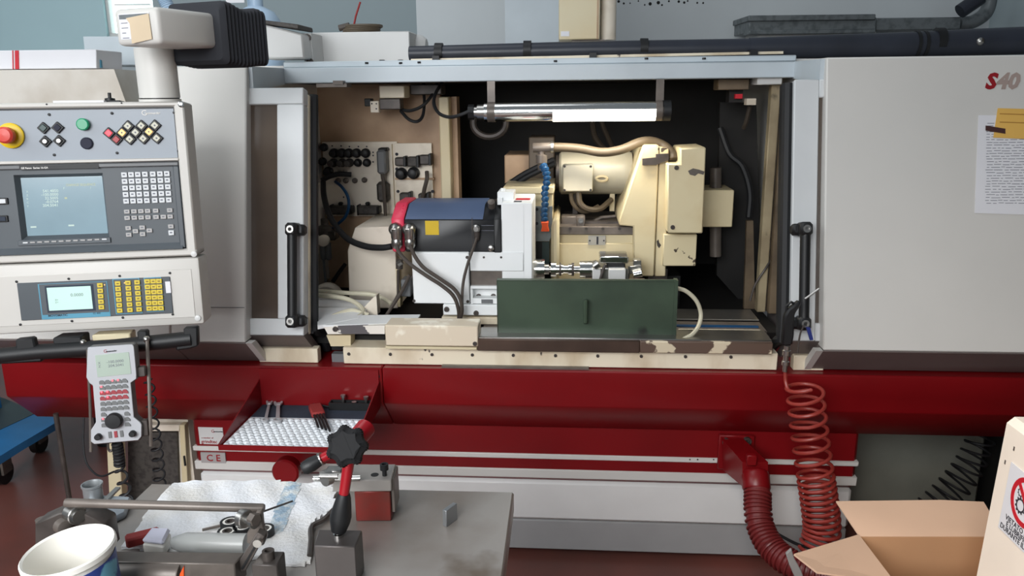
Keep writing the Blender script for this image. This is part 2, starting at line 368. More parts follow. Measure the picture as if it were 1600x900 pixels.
# nameplate and conformity plate on the red panel
c0 = -(WB - 0.004)
pl = obj('nameplate', G().pbox(MF, 310, 667, 351, 694, c0, c0 + 0.003), m_white2, base)
a, b = MF.hit(330, 675, c0 + 0.003); text('logo', 'G', MF, a, b - 0.002, c0 + 0.0034, 0.016, m_inkred, pl); text('logo', 'iammonder', MF, a + 0.009, b, c0 + 0.0034, 0.007, m_ink, pl, bold=0.0002)
a, b = MF.hit(315, 692, c0 + 0.003); text('lettering', 'grindtec', MF, a, b, c0 + 0.0034, 0.017, m_inkred, pl, bold=0.0002)
a, b = MF.hit(315, 685, c0 + 0.003); text('lettering', 'a member of', MF, a, b, c0 + 0.0034, 0.008, m_inkred, pl)
ce = obj('conformity_plate', G().pbox(MF, 314, 706, 354, 723, c0 + 0.001, c0 + 0.006), mat('ce_plate_grey', (172, 168, 166), 0.4), base)
a, b = MF.hit(323, 720, c0 + 0.006); text('lettering', 'C E', MF, a, b, c0 + 0.0064, 0.034, m_inkred, ce, bold=0.0004)
# red ledge (apron)
zt, zb, zb2 = zM(583, 0, 1100), zM(640, 0, 1100), zM(672, WB, 1100)
apr = thing('machine_apron', 'long bright red sheet metal ledge running along the machine front', 'machine apron', M.p(0, zb2, 0.0))
uAL, uAR, uSe = M.hit(6, 600, 0)[0], 2.3, M.hit(597, 600, 0)[0]
def apron_piece(u0, u1, nm):
    return obj(nm, G().prism(S, [(0, zt), (0, zb), (WB - 0.006, zb2), (0.5, zb2), (0.5, zt)], u0, u1, 0, 0.004), m_red, apr)
apron_piece(uAL, uSe, 'ledge_section'); apron_piece(uSe + 0.002, uAR, 'ledge_section')
for px in (412, 592):
    a, b = MF.hit(px, 588, 0.0); inst('screw', dot, apr, MF.mat(a, b, 0.0005, 1.6))
obj('top_strip', G().pbox(M, 690, 572, 920, 578, 0.012, 0.03), m_dsteel, apr)
# right hand leg of the machine below the ledge
g = G().pbox(M, 1352, 660, 1545, 800, 0.45, 1.0); 
leg = thing('coolant_tank', 'dark grey sheet metal tank in shadow below the right red ledge', 'tank', M.p(1.6, 0, 0.6))
u0, z1 = M.hit(1330, 660, 0.45); u1 = M.hit(1545, 660, 0.45)[0]
obj('tank_shell', G().box(M, u0, u1, 0, z1, 0.45, 1.0, 0.01), mat('tank_grey', (126, 128, 118), 0.5, vary=0.06), leg)
obj('side_post', G().box(M, u1 + 0.005, u1 + 0.11, 0, z1, 0.36, 1.0, 0.004), m_black, leg)
# ================================================================== ENCLOSURE
zF, zT = zM(548, -0.06, 1290), zM(90, 0.13, 1288)
wF, wT = -0.06, 0.13
TS = (wT - wF) / (zT - zF)
TF = Frame(M.p(0, zF, wF), MU, MZ + MW * TS, -(MW - MZ * TS))       # tilted front plane, c out
enc = thing('machine_enclosure', 'pale grey white sheet metal enclosure with sloping front around the open work area', 'machine enclosure', M.p(0, zt, 0.6))
uRc = (M.hit(1288, 90, wT)[0] + M.hit(1290, 547, wF)[0]) / 2; uLc = (M.hit(383, 105, wT)[0] + M.hit(385, 530, wF)[0]) / 2
prof = [(wF, zF), (wT, zT), (1.45, zT), (1.45, zt + 0.002), (0.035, zt + 0.002)]
# each cabinet: front panel + hood, lower slanted panel coloured grey for its downward shade
def cabinet(u0, u1, inner, nm):
    pr = [(wF, zF), (wT, zT), (1.45, zT), (1.45, zF)]
    o = obj(nm, G().prism(S, pr, u0, u1, 0, 0.004), m_white, enc)
    obj('lower_slant', G().prism(S, [(wF, zF - 0.001), (0.6, zF - 0.001), (0.6, zt + 0.003), (0.04, zt + 0.003)], u0, u1, 0, 0.003), m_slant, enc)
    t = 0.004
    obj('slant_edge', G().prism(S, [(wF - 0.002, zF), (wF + 0.03, zF), (0.07, zt + 0.004), (0.036, zt + 0.004)], inner - (0.02 if inner > 0 else 0.0), inner + (0.0 if inner > 0 else 0.02), 0), m_white, enc)
    return o
rc = cabinet(uRc, 2.3, uRc, 'right_cabinet'); lc = cabinet(M.hit(255, 300, 0.0)[0], uLc, uLc, 'left_cabinet')
uS = M.hit(255, 300, 0.0)[0]
obj('left_low_cabinet', G().prism(S, [(wF, zF), (wF + TS * 0.42, zF + 0.42), (0.95, zF + 0.42), (0.95, zF)], -2.4, uS - 0.001, 0, 0.004), m_white, enc)
obj('lower_slant', G().prism(S, [(wF, zF - 0.001), (0.6, zF - 0.001), (0.6, zt + 0.003), (0.04, zt + 0.003)], -2.4, uS - 0.001, 0, 0.003), m_slant, enc)
# seam in the left cabinet front + small catch
a0, b0 = TF.hit(322, 480, 0); a1, b1 = TF.hit(382, 479, 0)
obj('panel_seam', G().box(TF, a0, a1, b0 - 0.001, b0 + 0.001, -0.001, 0.0008), m_grey, lc)
# lettering
a, b = TF.hit(1539, 138, 0.001); text('model_letter', 'S', TF, a, b, 0.001, 0.060, m_inkred, rc, shear=0.25, bold=0.0028)
a, b = TF.hit(1556, 138, 0.001); text('model_letter', '40', TF, a, b, 0.001, 0.060, m_inkgrey, rc, shear=0.25, bold=0.0028)
# header rail + returns
WR = 0.42
ul, zr1 = M.hit(448, 108, WR); ur, zr0 = M.hit(1224, 120, WR); zr1 = M.hit(835, 101, WR)[1]; zr0 = M.hit(835, 126, WR)[1]
rail = obj('header_rail', G().box(M, uLc, uRc, zr0, zr1, WR, WR + 0.05, 0.003), m_rail, enc)
z2 = M.hit(835, 92, WR + 0.06)[1]
obj('header_rail_upper', G().box(M, uLc, uRc, zr1 + 0.001, z2, WR + 0.03, WR + 0.09, 0.003), m_rail, enc)
for u, s in ((uLc, -1), (uRc, 1)):
    obj('header_return', G().prism(S, [(wT + 0.012, zT - 0.075), (wT + 0.015, zT - 0.003), (WR + 0.04, zr1), (WR + 0.04, zr0)], u - 0.012, u + 0.012, 0), m_rail, enc)
for px, py in ((573, 97), (626, 97), (655, 96), (1010, 90), (868, 94), (1100, 90)):
    p = mt(px, py + 3, WR + 0.03); obj('rail_screw', G().cyl(p, p + MZ * 0.006, 0.006, n=8), m_black, enc)
obj('roof', G().box(M, uS, 2.2, z2 - 0.03, z2 - 0.01, WR + 0.095, 1.5), m_white2, enc)
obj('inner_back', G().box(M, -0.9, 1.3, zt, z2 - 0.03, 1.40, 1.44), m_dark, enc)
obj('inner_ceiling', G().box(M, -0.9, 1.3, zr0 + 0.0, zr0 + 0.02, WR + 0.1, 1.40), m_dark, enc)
# lower door sills left and right of the opening
for x0, x1 in ((405, 497), (1240, 1288)):
    a0 = M.hit(x0, 565, 0.035)[0]; a1 = M.hit(x1, 565, 0.035)[0]
    zs_ = zM(552, 0.035, 1000)
    obj('door_sill', G().box(M, a0, a1, zt + 0.001, zs_, 0.035, 0.07, 0.002), m_sill, enc)
# ================================================================== DOORS
TD = 0.215
DF = Frame(M.p(0, zF + 0.03, -0.018), MU, MZ + MW * TD, -(MW - MZ * TD))
def handle(par, px0, py0, px1, py1, side):
    a0, b0 = DF.hit(px0, py0, 0.05); a1, b1 = DF.hit(px1, py1, 0.05); a = (a0 + a1) / 2
    h = obj('handle', G().cyl(DF.p(a, b1 + 0.0, 0.045), DF.p(a, b0, 0.045), 0.0145, n=16), m_black, par)
    for b in (b0, b1):
        sg = 1 if b == b0 else -1
        gg = G().box(DF, a - 0.018, a + 0.018, b - 0.02 - 0.012 * sg, b + 0.02 - 0.012 * sg, 0.002, 0.063, 0.008)
        gg.box(DF, a + side * 0.004, a + side * 0.034, b - 0.018 - 0.012 * sg, b + 0.016 - 0.012 * sg, 0.0, 0.038, 0.008)
        obj('handle_foot', gg, m_black, h)
        obj('handle_bolt', G().lathe(DF.p(a, b - 0.012 * sg, 0.063), DF.c, [(0.011, 0), (0.011, 0.002), (0.006, 0.002), (0.006, -0.004)], 14), m_steel, h)
    return h
ld = thing('machine_door', 'white sliding machine door with tall brown window beside the control panel', 'machine door', M.p(uLc + 0.1, zt, 0.03))
A = lambda x, y: DF.hit(x, y, 0)
aL = uLc - 0.25; aW = A(433, 330)[0]; aR = A(474, 330)[0]; bT = A(430, 137)[1]; bW1 = A(430, 163)[1]; bW0 = A(430, 498)[1]; bB = A(430, 524)[1]
th = 0.045
g = G(); g.box(DF, aL, aR, bW1, bT, -th, 0, 0.003); g.box(DF, aL, aR, bB, bW0, -th, 0, 0.003); g.box(DF, aW, aR, bW0, bW1, -th, 0, 0.003); g.box(DF, aL, aL + 0.1, bW0, bW1, -th, 0, 0.003)
obj('door_frame', g, m_door, ld)
obj('window_pane', G().box(DF, aL + 0.09, aW + 0.005, bW0 - 0.005, bW1 + 0.005, -0.02, -0.012), m_pane, ld)
PB = DF.p(0, bB, 0); wb = M.loc(PB)[2]; zbB = PB.z
obj('lower_slant', G().prism(S, [(wb, zbB - 0.001), (wb + th, zbB - 0.001), (wb + 0.14, zt + 0.03), (wb + 0.095, zt + 0.03)], aL, aR, 0), m_slant, ld)
a2 = A(483, 330)[0]
gs = G(); gs.box(DF, aR - 0.02, aR + 0.001, bB, bT - 0.012, -0.066, -th - 0.0005, 0.002); obj('edge_strip', gs, m_sill, ld)
gs = G(); gs.tube([DF.p(aR + 0.006, bT - 0.006, -0.082), DF.p(aR + 0.006, bB + 0.1, -0.082), DF.p(aR + 0.006, bB + 0.01, -0.082)] + [S.p(*q) for q in ((wb + 0.10, zbB - 0.02, aR + 0.010), (wb + 0.15, zt + 0.07, aR + 0.014), (wb + 0.165, zt + 0.01, aR + 0.016))], 0.0135, 8)
gs.box(DF, aR - 0.01, aR + 0.008, bB, bT - 0.012, -0.12, -0.07)
obj('rubber_seal', gs, m_rubber, ld)
handle(ld, 455, 352, 456, 508, 1)
gg = G().pbox(M, 494, 131, 542, 136, 0.38, 0.44); gg.pbox(M, 520, 126, 536, 132, 0.37, 0.40); obj('roller_bracket', gg, m_dsteel, ld)
rd = thing('machine_door', 'narrow strip of white sliding door with black handle beside the air gun', 'machine door', M.p(uRc - 0.1, zt, 0.03))
rL = A(1238, 330)[0]; rW = A(1277, 330)[0]; bT2 = A(1260, 124)[1]; bw1 = A(1280, 152)[1]; bw0 = A(1280, 505)[1]; bB2 = A(1260, 533)[1]
g = G(); g.box(DF, rL, rW, bB2, bT2, -th, 0, 0.003); g.box(DF, rW, uRc + 0.3, bw1, bT2, -th, 0, 0.003); g.box(DF, rW, uRc + 0.3, bB2, bw0, -th, 0, 0.003); g.box(DF, uRc + 0.22, uRc + 0.3, bw0, bw1, -th, 0, 0.003)
obj('door_frame', g, m_door, rd)
obj('window_pane', G().box(DF, rW - 0.005, uRc + 0.225, bw0 - 0.005, bw1 + 0.005, -0.02, -0.012), m_pane, rd)
PB2 = DF.p(0, bB2, 0); wb2 = M.loc(PB2)[2]; zb3 = PB2.z
obj('lower_slant', G().prism(S, [(wb2, zb3 - 0.001), (wb2 + th, zb3 - 0.001), (wb2 + 0.14, zt + 0.03), (wb2 + 0.095, zt + 0.03)], rL, uRc + 0.3, 0), m_slant, rd)
gs = G(); gs.tube([DF.p(rL - 0.011, bT2 - 0.005, -0.03), DF.p(rL - 0.012, bB2 + 0.05, -0.03), DF.p(rL - 0.013, bB2, -0.03)] + [S.p(*q) for q in ((wb2 + 0.07, zb3 - 0.02, rL - 0.015), (wb2 + 0.13, zt + 0.05, rL - 0.02), (wb2 + 0.14, zt + 0.01, rL - 0.02))], 0.0165, 8)
gs.box(DF, rL - 0.024, rL - 0.001, bB2, bT2 - 0.005, -0.07, -0.03); obj('rubber_seal', gs, m_rubber, rd)
handle(rd, 1258, 351, 1258, 512, -1)
# ================================================================== BED, SILL, WAYS
bed = thing('machine_bed', 'chipped cream and steel machine bed with long table ways behind the red ledge', 'machine bed', M.p(0, zt, 0.1))
zs1 = zM(547, 0.03, 850)
u0, u1 = M.hit(537, 565, 0.03)[0], M.hit(1214, 575, 0.03)[0]
sill = obj('sill_panel', G().box(M, u0, u1, zt + 0.002, zs1, 0.03, 0.2, 0.002), m_sill, bed)
scr = mesh('sill_screw', G().lathe((0, 0, 0), (0, 0, 1), [(0.0052, 0), (0.0052, 0.003), (0.0026, 0.003), (0.0026, 0.001)], 10), m_oxide)
for px in (545, 610, 675, 738, 802, 868, 934, 1002, 1071, 1142):
    a, b = MF.hit(px, 553 + (px - 545) * 0.008, -0.029); inst('screw', scr, sill, MF.mat(a, b, -0.03))
# front way: brown steel bar with worn paint on its right end
uw0, zw1 = M.hit(745, 531, 0.0); uw1, zw0 = M.hit(1207, 556, 0.0); zw1 = zM(531, 0.0, 850); zw0 = zM(550, 0.0, 850)
obj('front_way', G().box(M, uw0, M.hit(1000, 540, 0)[0], zw0, zw1, 0.0, 0.06, 0.003), mat('brown_way_steel', (92, 74, 64), 0.35, 0.3, vary=0.15), bed)
obj('front_way', G().box(M, M.hit(1000, 540, 0)[0], uw1, zw0 + 0.001, zw1 - 0.0005, 0.0005, 0.06, 0.003), mat('brown_way_chipped', (92, 74, 64), 0.4, col2=(206, 192, 166), scale=11, lo=0.57, hi=0.59), bed)
obj('way_top', G().box(M, uw0, uw1, zw1 - 0.012, zw1 + 0.003, 0.012, 0.12, 0.002), m_steel, bed)
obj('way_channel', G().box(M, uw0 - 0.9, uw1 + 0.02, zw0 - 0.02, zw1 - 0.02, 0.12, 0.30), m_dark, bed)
z4 = zM(513, 0.18, 1130); z5 = zM(500, 0.30, 1130)
obj('rear_way', G().box(M, uw0, uw1 + 0.02, z4 - 0.05, z4, 0.16, 0.26, 0.003), m_dsteel, bed)
obj('worn_strip', G().box(M, M.hit(1060, 520, 0.15)[0], uw1, z4 - 0.012, z4 + 0.002, 0.14, 0.165, 0.002), m_sill, bed)
obj('blue_wiper', G().box(M, M.hit(1055, 515, 0.2)[0], uw1, z4 - 0.002, z4 + 0.004, 0.19, 0.205), m_bluehose, bed)
obj('rear_way', G().box(M, uw0, uw1 + 0.02, z4, zM(514, 0.28, 1130) + 0.03, 0.28, 0.34, 0.003), m_dsteel, bed)
obj('rear_way_top', G().box(M, uw0, uw1 + 0.02, zM(514, 0.28, 1130) + 0.03, zM(514, 0.28, 1130) + 0.036, 0.27, 0.40, 0.002), m_steel, bed)
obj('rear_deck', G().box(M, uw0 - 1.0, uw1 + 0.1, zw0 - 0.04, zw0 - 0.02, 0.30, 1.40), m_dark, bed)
# left covers of the table
cv = obj('way_cover', G().pbox(M, 601, 508, 747, 542, -0.005, 0.08, 0.003), mat('way_cover_paint', (214, 200, 178), 0.45, col2=(236, 228, 210), scale=8, lo=0.56, hi=0.6, col3=(90, 70, 56), scale3=12, lo3=0.7, hi3=0.72), bed)
obj('way_cover_lip', G().pbox(M, 602, 541, 745, 547, 0.0, 0.06, 0.001), m_cream2, bed)
a, b = MF.hit(742, 537, 0.006); inst('screw', scr, cv, MF.mat(a, b, 0.005, 1.3))
tp = obj('table_plate', G().pprism(M, [(505, 509), (601, 509), (601, 522), (512, 522)], 0.03, 0.06), mat('table_plate_chipped', (226, 220, 210), 0.45, col2=(92, 88, 90), scale=11, lo=0.62, hi=0.63), bed)
zt1 = zM(509, 0.03, 560)
pts = [mz(505, 509, zt1), mz(648, 505, zt1), mz(657, 492, zt1), mz(565, 493, zt1)]
tw = obj('table_top', G().prism(Frame(MO, MU, MW, MZ), [(p[0], p[2]) for p in pts], zt1 - 0.004, zt1 + 0.0015), m_whitehd, bed)  # brighter white used in place of light the roof keeps out
a, b = MF.hit(524, 514, -0.029); inst('screw', scr, tp, MF.mat(a, b, -0.029, 1.6))
obj('table_bracket', G().pprism(M, [(510, 524), (548, 524), (548, 541), (517, 541)], 0.05, 0.10), m_cream2, bed)
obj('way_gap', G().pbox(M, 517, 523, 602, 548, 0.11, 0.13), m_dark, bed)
obj('gap_plate', G().pbox(M, 518, 553, 538, 574, 0.05, 0.08), m_grey, bed)
# big white splash tray at the left
zt2 = zt1 + 0.02
pts = [mz(496, 508, zt1 + 0.004), mz(560, 496, zt1 + 0.004), mz(585, 462, zt1 + 0.02), mz(496, 458, zt1 + 0.02)]
obj('splash_tray', G().prism(Frame(MO, MU, MW, MZ), [(p[0], p[2]) for p in pts], zt1 - 0.01, zt1 + 0.002), m_whitehd, bed)  # same brightened white, standing in for missing light
obj('splash_tray_side', G().pprism(M, [(552, 498), (584, 464), (588, 462), (590, 492)], 0.22, 0.26), m_plate, bed)
# ================================================================== INTERIOR WALLS
iw = thing('connector_wall', 'tan stained inner wall with grey plates full of cable sockets', 'inner wall', M.p(-0.6, zt, 0.8))
ua, ub = M.hit(450, 300, 0.80)[0], M.hit(692, 300, 0.80)[0]
obj('wall_sheet', G().box(M, ua, ub, zw0, zr0, 0.80, 0.84), m_tan, iw)
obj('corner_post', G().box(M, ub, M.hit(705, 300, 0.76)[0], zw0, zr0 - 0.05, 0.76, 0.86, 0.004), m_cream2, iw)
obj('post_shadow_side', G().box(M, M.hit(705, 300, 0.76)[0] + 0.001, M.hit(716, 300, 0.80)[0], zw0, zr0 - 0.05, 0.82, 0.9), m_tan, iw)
obj('left_wall', G().box(M, ua - 0.02, ua, zt, zr0, 0.2, 0.84), m_tan, iw)
p1 = obj('socket_plate', G().pbox(M, 503, 222, 625, 338, 0.785, 0.80, 0.001), m_plate, iw)
p2 = obj('socket_plate', G().pbox(M, 616, 224, 678, 338, 0.78, 0.80, 0.001), m_plate, iw)
obj('plate_divider', G().pbox(M, 612, 225, 617, 336, 0.772, 0.80), m_cream2, iw)
obj('plate_divider', G().pbox(M, 617, 278, 678, 281, 0.776, 0.80), m_tan, iw)
CW = -0.785
con = mesh('round_socket', G().lathe((0, 0, 0), (0, 0, 1), [(0.0175, 0), (0.0175, 0.012), (0.013, 0.016), (0.013, 0.034), (0.009, 0.036)], 14), m_black)
cong = mesh('round_socket_grey', G().lathe((0, 0, 0), (0, 0, 1), [(0.016, 0), (0.016, 0.01), (0.012, 0.014), (0.012, 0.05), (0.008, 0.052)], 14), m_seatgrey)
sm = mesh('small_gland', G().lathe((0, 0, 0), (0, 0, 1), [(0.011, 0), (0.011, 0.01), (0.006, 0.014), (0.006, 0.02)], 10), m_dsteel)
def onp(me, name, px, py, k=1.0, par=p1, c=CW):
    a, b = MF.hit(px, py, c); return inst(name, me, par, MF.mat(a, b, c, k))
for x in (523, 535, 546, 558, 572): onp(con, 'socket', x, 239, 1.05)
for x in (522, 536, 547): onp(cong, 'socket', x, 254, 1.05)
for x in (560, 574): onp(con, 'socket', x, 254, 0.9)
for x in (505, 507): onp(con, 'socket', x, 252 - (x - 505) * 11, 0.9)
onp(con, 'socket', 514, 268, 1.1)
for x, y in ((529, 282), (541, 282), (555, 282), (570, 281)): onp(sm, 'gland', x, y)
hole = mesh('plate_mark', G().lathe((0, 0, 0), (0, 0, 1), [(0.0032, 0), (0.0032, 0.001)], 8), m_ink)
for x, y in ((519, 228), (533, 228), (546, 229), (560, 229), (573, 229), (583, 238), (583, 253), (537, 308), (583, 243)): onp(hole, 'screw', x, y, 1.0)
def rbox(par, name, x0, y0, x1, y1, d, m, bev=0.004, w0=0.785):
    a0, b1 = M.hit(x0, y0, w0); a1, b0 = M.hit(x1, y1, w0); return obj(name, G().box(M, a0, a1, b0, b1, w0 - d, w0, bev), m, par)
for x0 in (521, 563):
    q = rbox(p1, 'multipole_connector', x0, 320, x0 + 31, 333, 0.045, m_seatgrey); rbox(q, 'latch', x0 - 1, 318, x0 + 2, 334, 0.05, m_black); rbox(q, 'latch', x0 + 30, 320, x0 + 34, 332, 0.05, m_black); rbox(q, 'lug', x0 + 9, 315, x0 + 16, 320, 0.02, m_black)
q = rbox(p1, 'tall_connector', 593, 233, 609, 270, 0.06, m_grey, 0.008); rbox(q, 'connector_cap', 595, 230, 609, 235, 0.05, m_black)
qq = mt(598, 272, 0.74); obj('gland', G().cyl(qq + MZ * 0.02, qq - MZ * 0.02, 0.011, 0.008, 10), m_steel, q)
q = rbox(p1, 'tall_connector', 591, 283, 611, 314, 0.04, m_seatgrey, 0.01)
for (x0, y0, x1, y1, m) in ((620, 245, 636, 258, m_oxide), (639, 244, 656, 259, m_seatgrey), (658, 241, 675, 256, m_oxide), (627, 300, 644, 314, m_seatgrey), (656, 301, 672, 314, m_seatgrey)):
    q = rbox(p2, 'multipole_connector', x0, y0, x1, y1, 0.04, m, 0.004, 0.78); rbox(q, 'latch', x1 - 3, y0 - 2, x1 + 2, y1 + 1, 0.045, m_black, 0.002, 0.78)
for x, y in ((628, 271), (647, 270)): onp(con, 'socket', x, y, 1.35, p2, -0.78)
for x, y in ((620, 241), (620, 264), (622, 299), (676, 299)): onp(hole, 'screw', x, y, 2.0, p2, -0.78)
def cable(name, pts, r, m, label, group=None, cat='cable', n=8, k=6):
    return obj(name, G().tube(smooth([mt(*p) for p in pts], k), r, n), m, None, label, cat, group)
cable('grey_cable', [(598, 272, .735), (600, 300, .72), (602, 330, .72), (603, 352, .73)], 0.007, m_cable, 'straight grey cable hanging from the tall connector on the socket plate')
cable('grey_cable', [(667, 268, .735), (667, 280, .72), (663, 296, .72), (660, 312, .73)], 0.008, m_cable, 'short thick grey cable between sockets on the right socket plate')
cable('black_cable', [(503, 282, .70), (514, 276, .70), (530, 272, .71), (549, 273, .72)], 0.010, m_rubber, 'short thick black cable arching over the small glands')
cable('blue_hose', [(524, 284, .73), (534, 292, .68), (543, 306, .66), (545, 322, .66), (540, 338, .67), (529, 349, .68), (520, 356, .70)], 0.006, m_bluehose, 'thin blue air hose curving down beside the sockets', cat='hose')
cable('black_conduit', [(505, 284, .68), (506, 305, .60), (513, 332, .52), (526, 355, .46), (546, 375, .40), (572, 385, .36), (596, 387, .33), (612, 385, .32)], 0.011, m_rubber, 'long thick black conduit sweeping down to the red fan cover', cat='cable', n=10, k=8)
for i, x in enumerate((532, 540)):
    onp(mesh('chrome_plug', G().lathe((0, 0, 0), (0, 0, 1), [(0.008, 0), (0.008, 0.03), (0.010, 0.03), (0.010, 0.05)], 10), m_steel), 'plug', x, 268, 1.0, p1)
# limit switch and junction block on the upper wall
ls = thing('limit_switch', 'dark limit switch with pale end block high on the tan inner wall', 'switch', mt(600, 182, 0.6))
obj('switch_body', G().pbox(M, 592, 154, 626, 171, 0.62, 0.68, 0.003), m_oxide, ls); obj('end_plate', G().pbox(M, 578, 158, 592, 176, 0.60, 0.64, 0.002), m_plate, ls)
obj('rear_block', G().pbox(M, 569, 154, 580, 166, 0.64, 0.68, 0.002), m_black, ls); obj('top_bracket', G().pbox(M, 592, 134, 632, 153, 0.60, 0.70, 0.003), m_sill, ls)
obj('mount', G().pbox(M, 600, 140, 620, 160, 0.68, 0.80), m_oxide, ls)
for x, y in ((581, 162), (588, 162), (588, 170)): onp(hole, 'screw', x, y, 0.9, ls, -0.598)
cable('black_cable', [(625, 171, .66), (640, 173, .66), (656, 168, .67), (668, 158, .68), (680, 140, .72), (684, 126, .74)], 0.006, m_rubber, 'thin black cable looping right from the limit switch', 'switch cables')
cable('black_cable', [(626, 173, .66), (638, 186, .64), (651, 190, .64), (660, 182, .66), (663, 162, .7), (662, 140, .74), (662, 124, .76)], 0.006, m_rubber, 'thin black cable hanging in a loop below the limit switch', 'switch cables')
cable('lamp_cable', [(692, 128, .62), (681, 145, .55), (678, 162, .5), (686, 177, .45), (702, 183, .42), (718, 180, .4), (735, 173, .4)], 0.006, m_rubber, 'curled black cable feeding the left end of the tube lamp')
jb = obj('wall_bracket', G().pbox(M, 640, 132, 690, 148, 0.70, 0.80, 0.004), m_oxide, None, 'dark bracket under the enclosure roof behind cables', 'bracket')
# valve cluster low on the left wall
vc = thing('air_regulator', 'grey and black pneumatic regulator beside the left door seal', 'regulator', mt(508, 420, 0.6))
p = mt(508, 362, 0.62); obj('regulator_body', G().lathe(p, MZ, [(0.02, -0.02), (0.026, -0.01), (0.026, 0.02), (0.014, 0.026), (0.014, 0.05)], 14), m_seatgrey, vc)
obj('gauge', G().lathe(mt(507, 375, 0.6), -MW, [(0.022, 0), (0.022, 0.02), (0.018, 0.022)], 16), m_plate, vc)
for x in (505, 513): 
    p = mt(x, 392, 0.62); obj('filter_bowl', G().lathe(p, MZ, [(0.008, -0.035), (0.012, -0.028), (0.012, 0.03), (0.009, 0.034)], 12), m_grey, vc)
obj('valve_block', G().pbox(M, 512, 362, 524, 376, 0.60, 0.66, 0.003), m_oxide, vc)
obj('down_pipe', G().tube([mt(505, 400, .62), mt(509, 440, .62), mt(509, 462, .62)], 0.005), m_grey, vc)
cable('black_cable', [(540, 412, .70), (528, 428, .68), (520, 440, .66)], 0.008, m_rubber, 'short black cable end low on the left inner wall')
ms = thing('motor_side_cover', 'large plain white grey cover box behind the black motor cables', 'cover', mt(585, 480, 0.5))
u0, z1 = M.hit(543, 355, 0.45); u1, z0 = M.hit(614, 470, 0.45); z0 = zw0
obj('cover_body', G().pprism(M, [(555, 355), (616, 354), (622, 482), (546, 482), (543, 392)], 0.45, 0.78, 0, 0.003), m_plate, ms)
obj('cover_post', G().pbox(M, 618, 420, 626, 480, 0.42, 0.46, 0.002), m_cream2, ms)
dk = obj('round_boss', G().lathe(mt(514, 465, 0.55), -MW, [(0.06, 0), (0.06, 0.02), (0.05, 0.03)], 20), m_plate, None, 'round pale grey boss behind the cream hoses', 'boss')
cable('cream_hose', [(494, 455, .34), (515, 456, .34), (545, 458, .34), (580, 460, .34), (600, 467, .33), (612, 475, .30)], 0.008, m_hosewhite, 'upper cream hose running straight across the white splash tray', 'cream hoses', 'hose')
cable('cream_hose', [(494, 461, .24), (520, 463, .24), (545, 468, .24), (562, 478, .22), (567, 489, .18), (550, 500, .12), (520, 507, .08), (494, 511, .08)], 0.008, m_hosewhite, 'cream hose bending back in a wide loop on the splash tray', 'cream hoses', 'hose')
cable('cream_hose', [(494, 505, .10), (515, 496, .14), (538, 487, .18), (552, 485, .19), (566, 489, .18), (576, 492, .18)], 0.007, m_hosewhite, 'short cream hose rising across the middle of the splash tray', 'cream hoses', 'hose')
# ================================================================== WORK HEAD
wh = thing('work_head', 'white work head housing with black servo motor on top', 'work head', mt(735, 494, 0.25))
W1 = 0.20
def prof_motor(k0=0.0):
    zt_ = zM(318 - k0, 0.30, 705); zm = zM(343 - k0 * 0.5, W1, 705); zb_ = zM(394, W1, 705)
    return [(W1 - k0 * 0.0005, zb_), (W1 - k0 * 0.0005, zm), (0.28, zt_), (0.42, zt_), (0.48, zm), (0.48, zb_)]
um0, um1 = M.hit(632, 360, W1)[0], M.hit(779, 360, W1)[0]
pm = prof_motor()
obj('motor_body', G().prism(S, pm, um0, um1, 0, 0.004), m_motorbl, wh)
obj('motor_top', G().prism(S, [(W1 - 0.002, pm[1][1] + 0.001), (0.278, pm[2][1] + 0.003), (0.42, pm[2][1] + 0.003), (0.42, pm[2][1]), (0.28, pm[2][1]), (W1 + 0.004, pm[1][1] + 0.001)], um0 + 0.004, um1 - 0.05, 0), m_motortop, wh)
obj('fan_cover', G().prism(S, prof_motor(3), M.hit(612, 360, W1)[0], um0 - 0.001, 0, 0.004), m_pink, wh)
for k in range(5):
    y = 322 + k * 5.2; p = mt(629, y, 0.262 - k * 0.014); obj('cover_rib', G().ball(p, 0.005, 8), m_pink, wh)
obj('motor_flange', G().prism(S, [(q[0] - 0.006, q[1] + 0.002 if i in (1, 2, 3, 4) else q[1]) for i, q in enumerate(pm)], M.hit(772, 360, W1)[0], M.hit(783, 360, W1)[0], 0, 0.002), m_black, wh)
for y in (362, 370): obj('cooling_line', G().pbox(M, 752, y - 10, 772, y - 9.3, W1 - 0.001, W1), m_inklt, wh)
obj('motor_band', G().pbox(M, 737, 340, 739, 393, W1 - 0.002, W1), m_oxide, wh)
obj('warning_label', G().pbox(M, 664, 345, 686, 367, W1 - 0.0015, W1), m_yellow, wh)
p = mt(768, 387, W1); obj('motor_bolt', G().lathe(p, -MW, [(0.01, 0), (0.01, 0.016), (0.006, 0.018)], 10), m_steel, wh)
p = mt(768, 320, 0.24); obj('motor_bolt', G().lathe(p, -MW + MZ, [(0.012, -0.01), (0.012, 0.016), (0.006, 0.018)], 10), m_dsteel, wh)
for x in (619, 640):
    q = mt(x, 357, W1 - 0.03); 
    e = obj('elbow_plug', G().lathe(mt(x, 357, W1 - 0.0), -MW, [(0.021, -0.01), (0.021, 0.02), (0.018, 0.03), (0.009, 0.042)], 16), m_steel, wh)
    obj('plug_sleeve', G().lathe(q, -MZ, [(0.018, 0), (0.018, 0.03), (0.016, 0.034), (0.018, 0.04), (0.018, 0.055), (0.010, 0.066)], 16), m_steel, e)
q = mt(745, 356, W1 - 0.012); e = obj('elbow_plug', G().lathe(mt(745, 356, W1), -MW, [(0.013, 0), (0.013, 0.02), (0.008, 0.026)], 12), m_steel, wh)
obj('plug_sleeve', G().lathe(q, -MZ, [(0.011, 0), (0.011, 0.02), (0.008, 0.04)], 12), m_oxide, e)
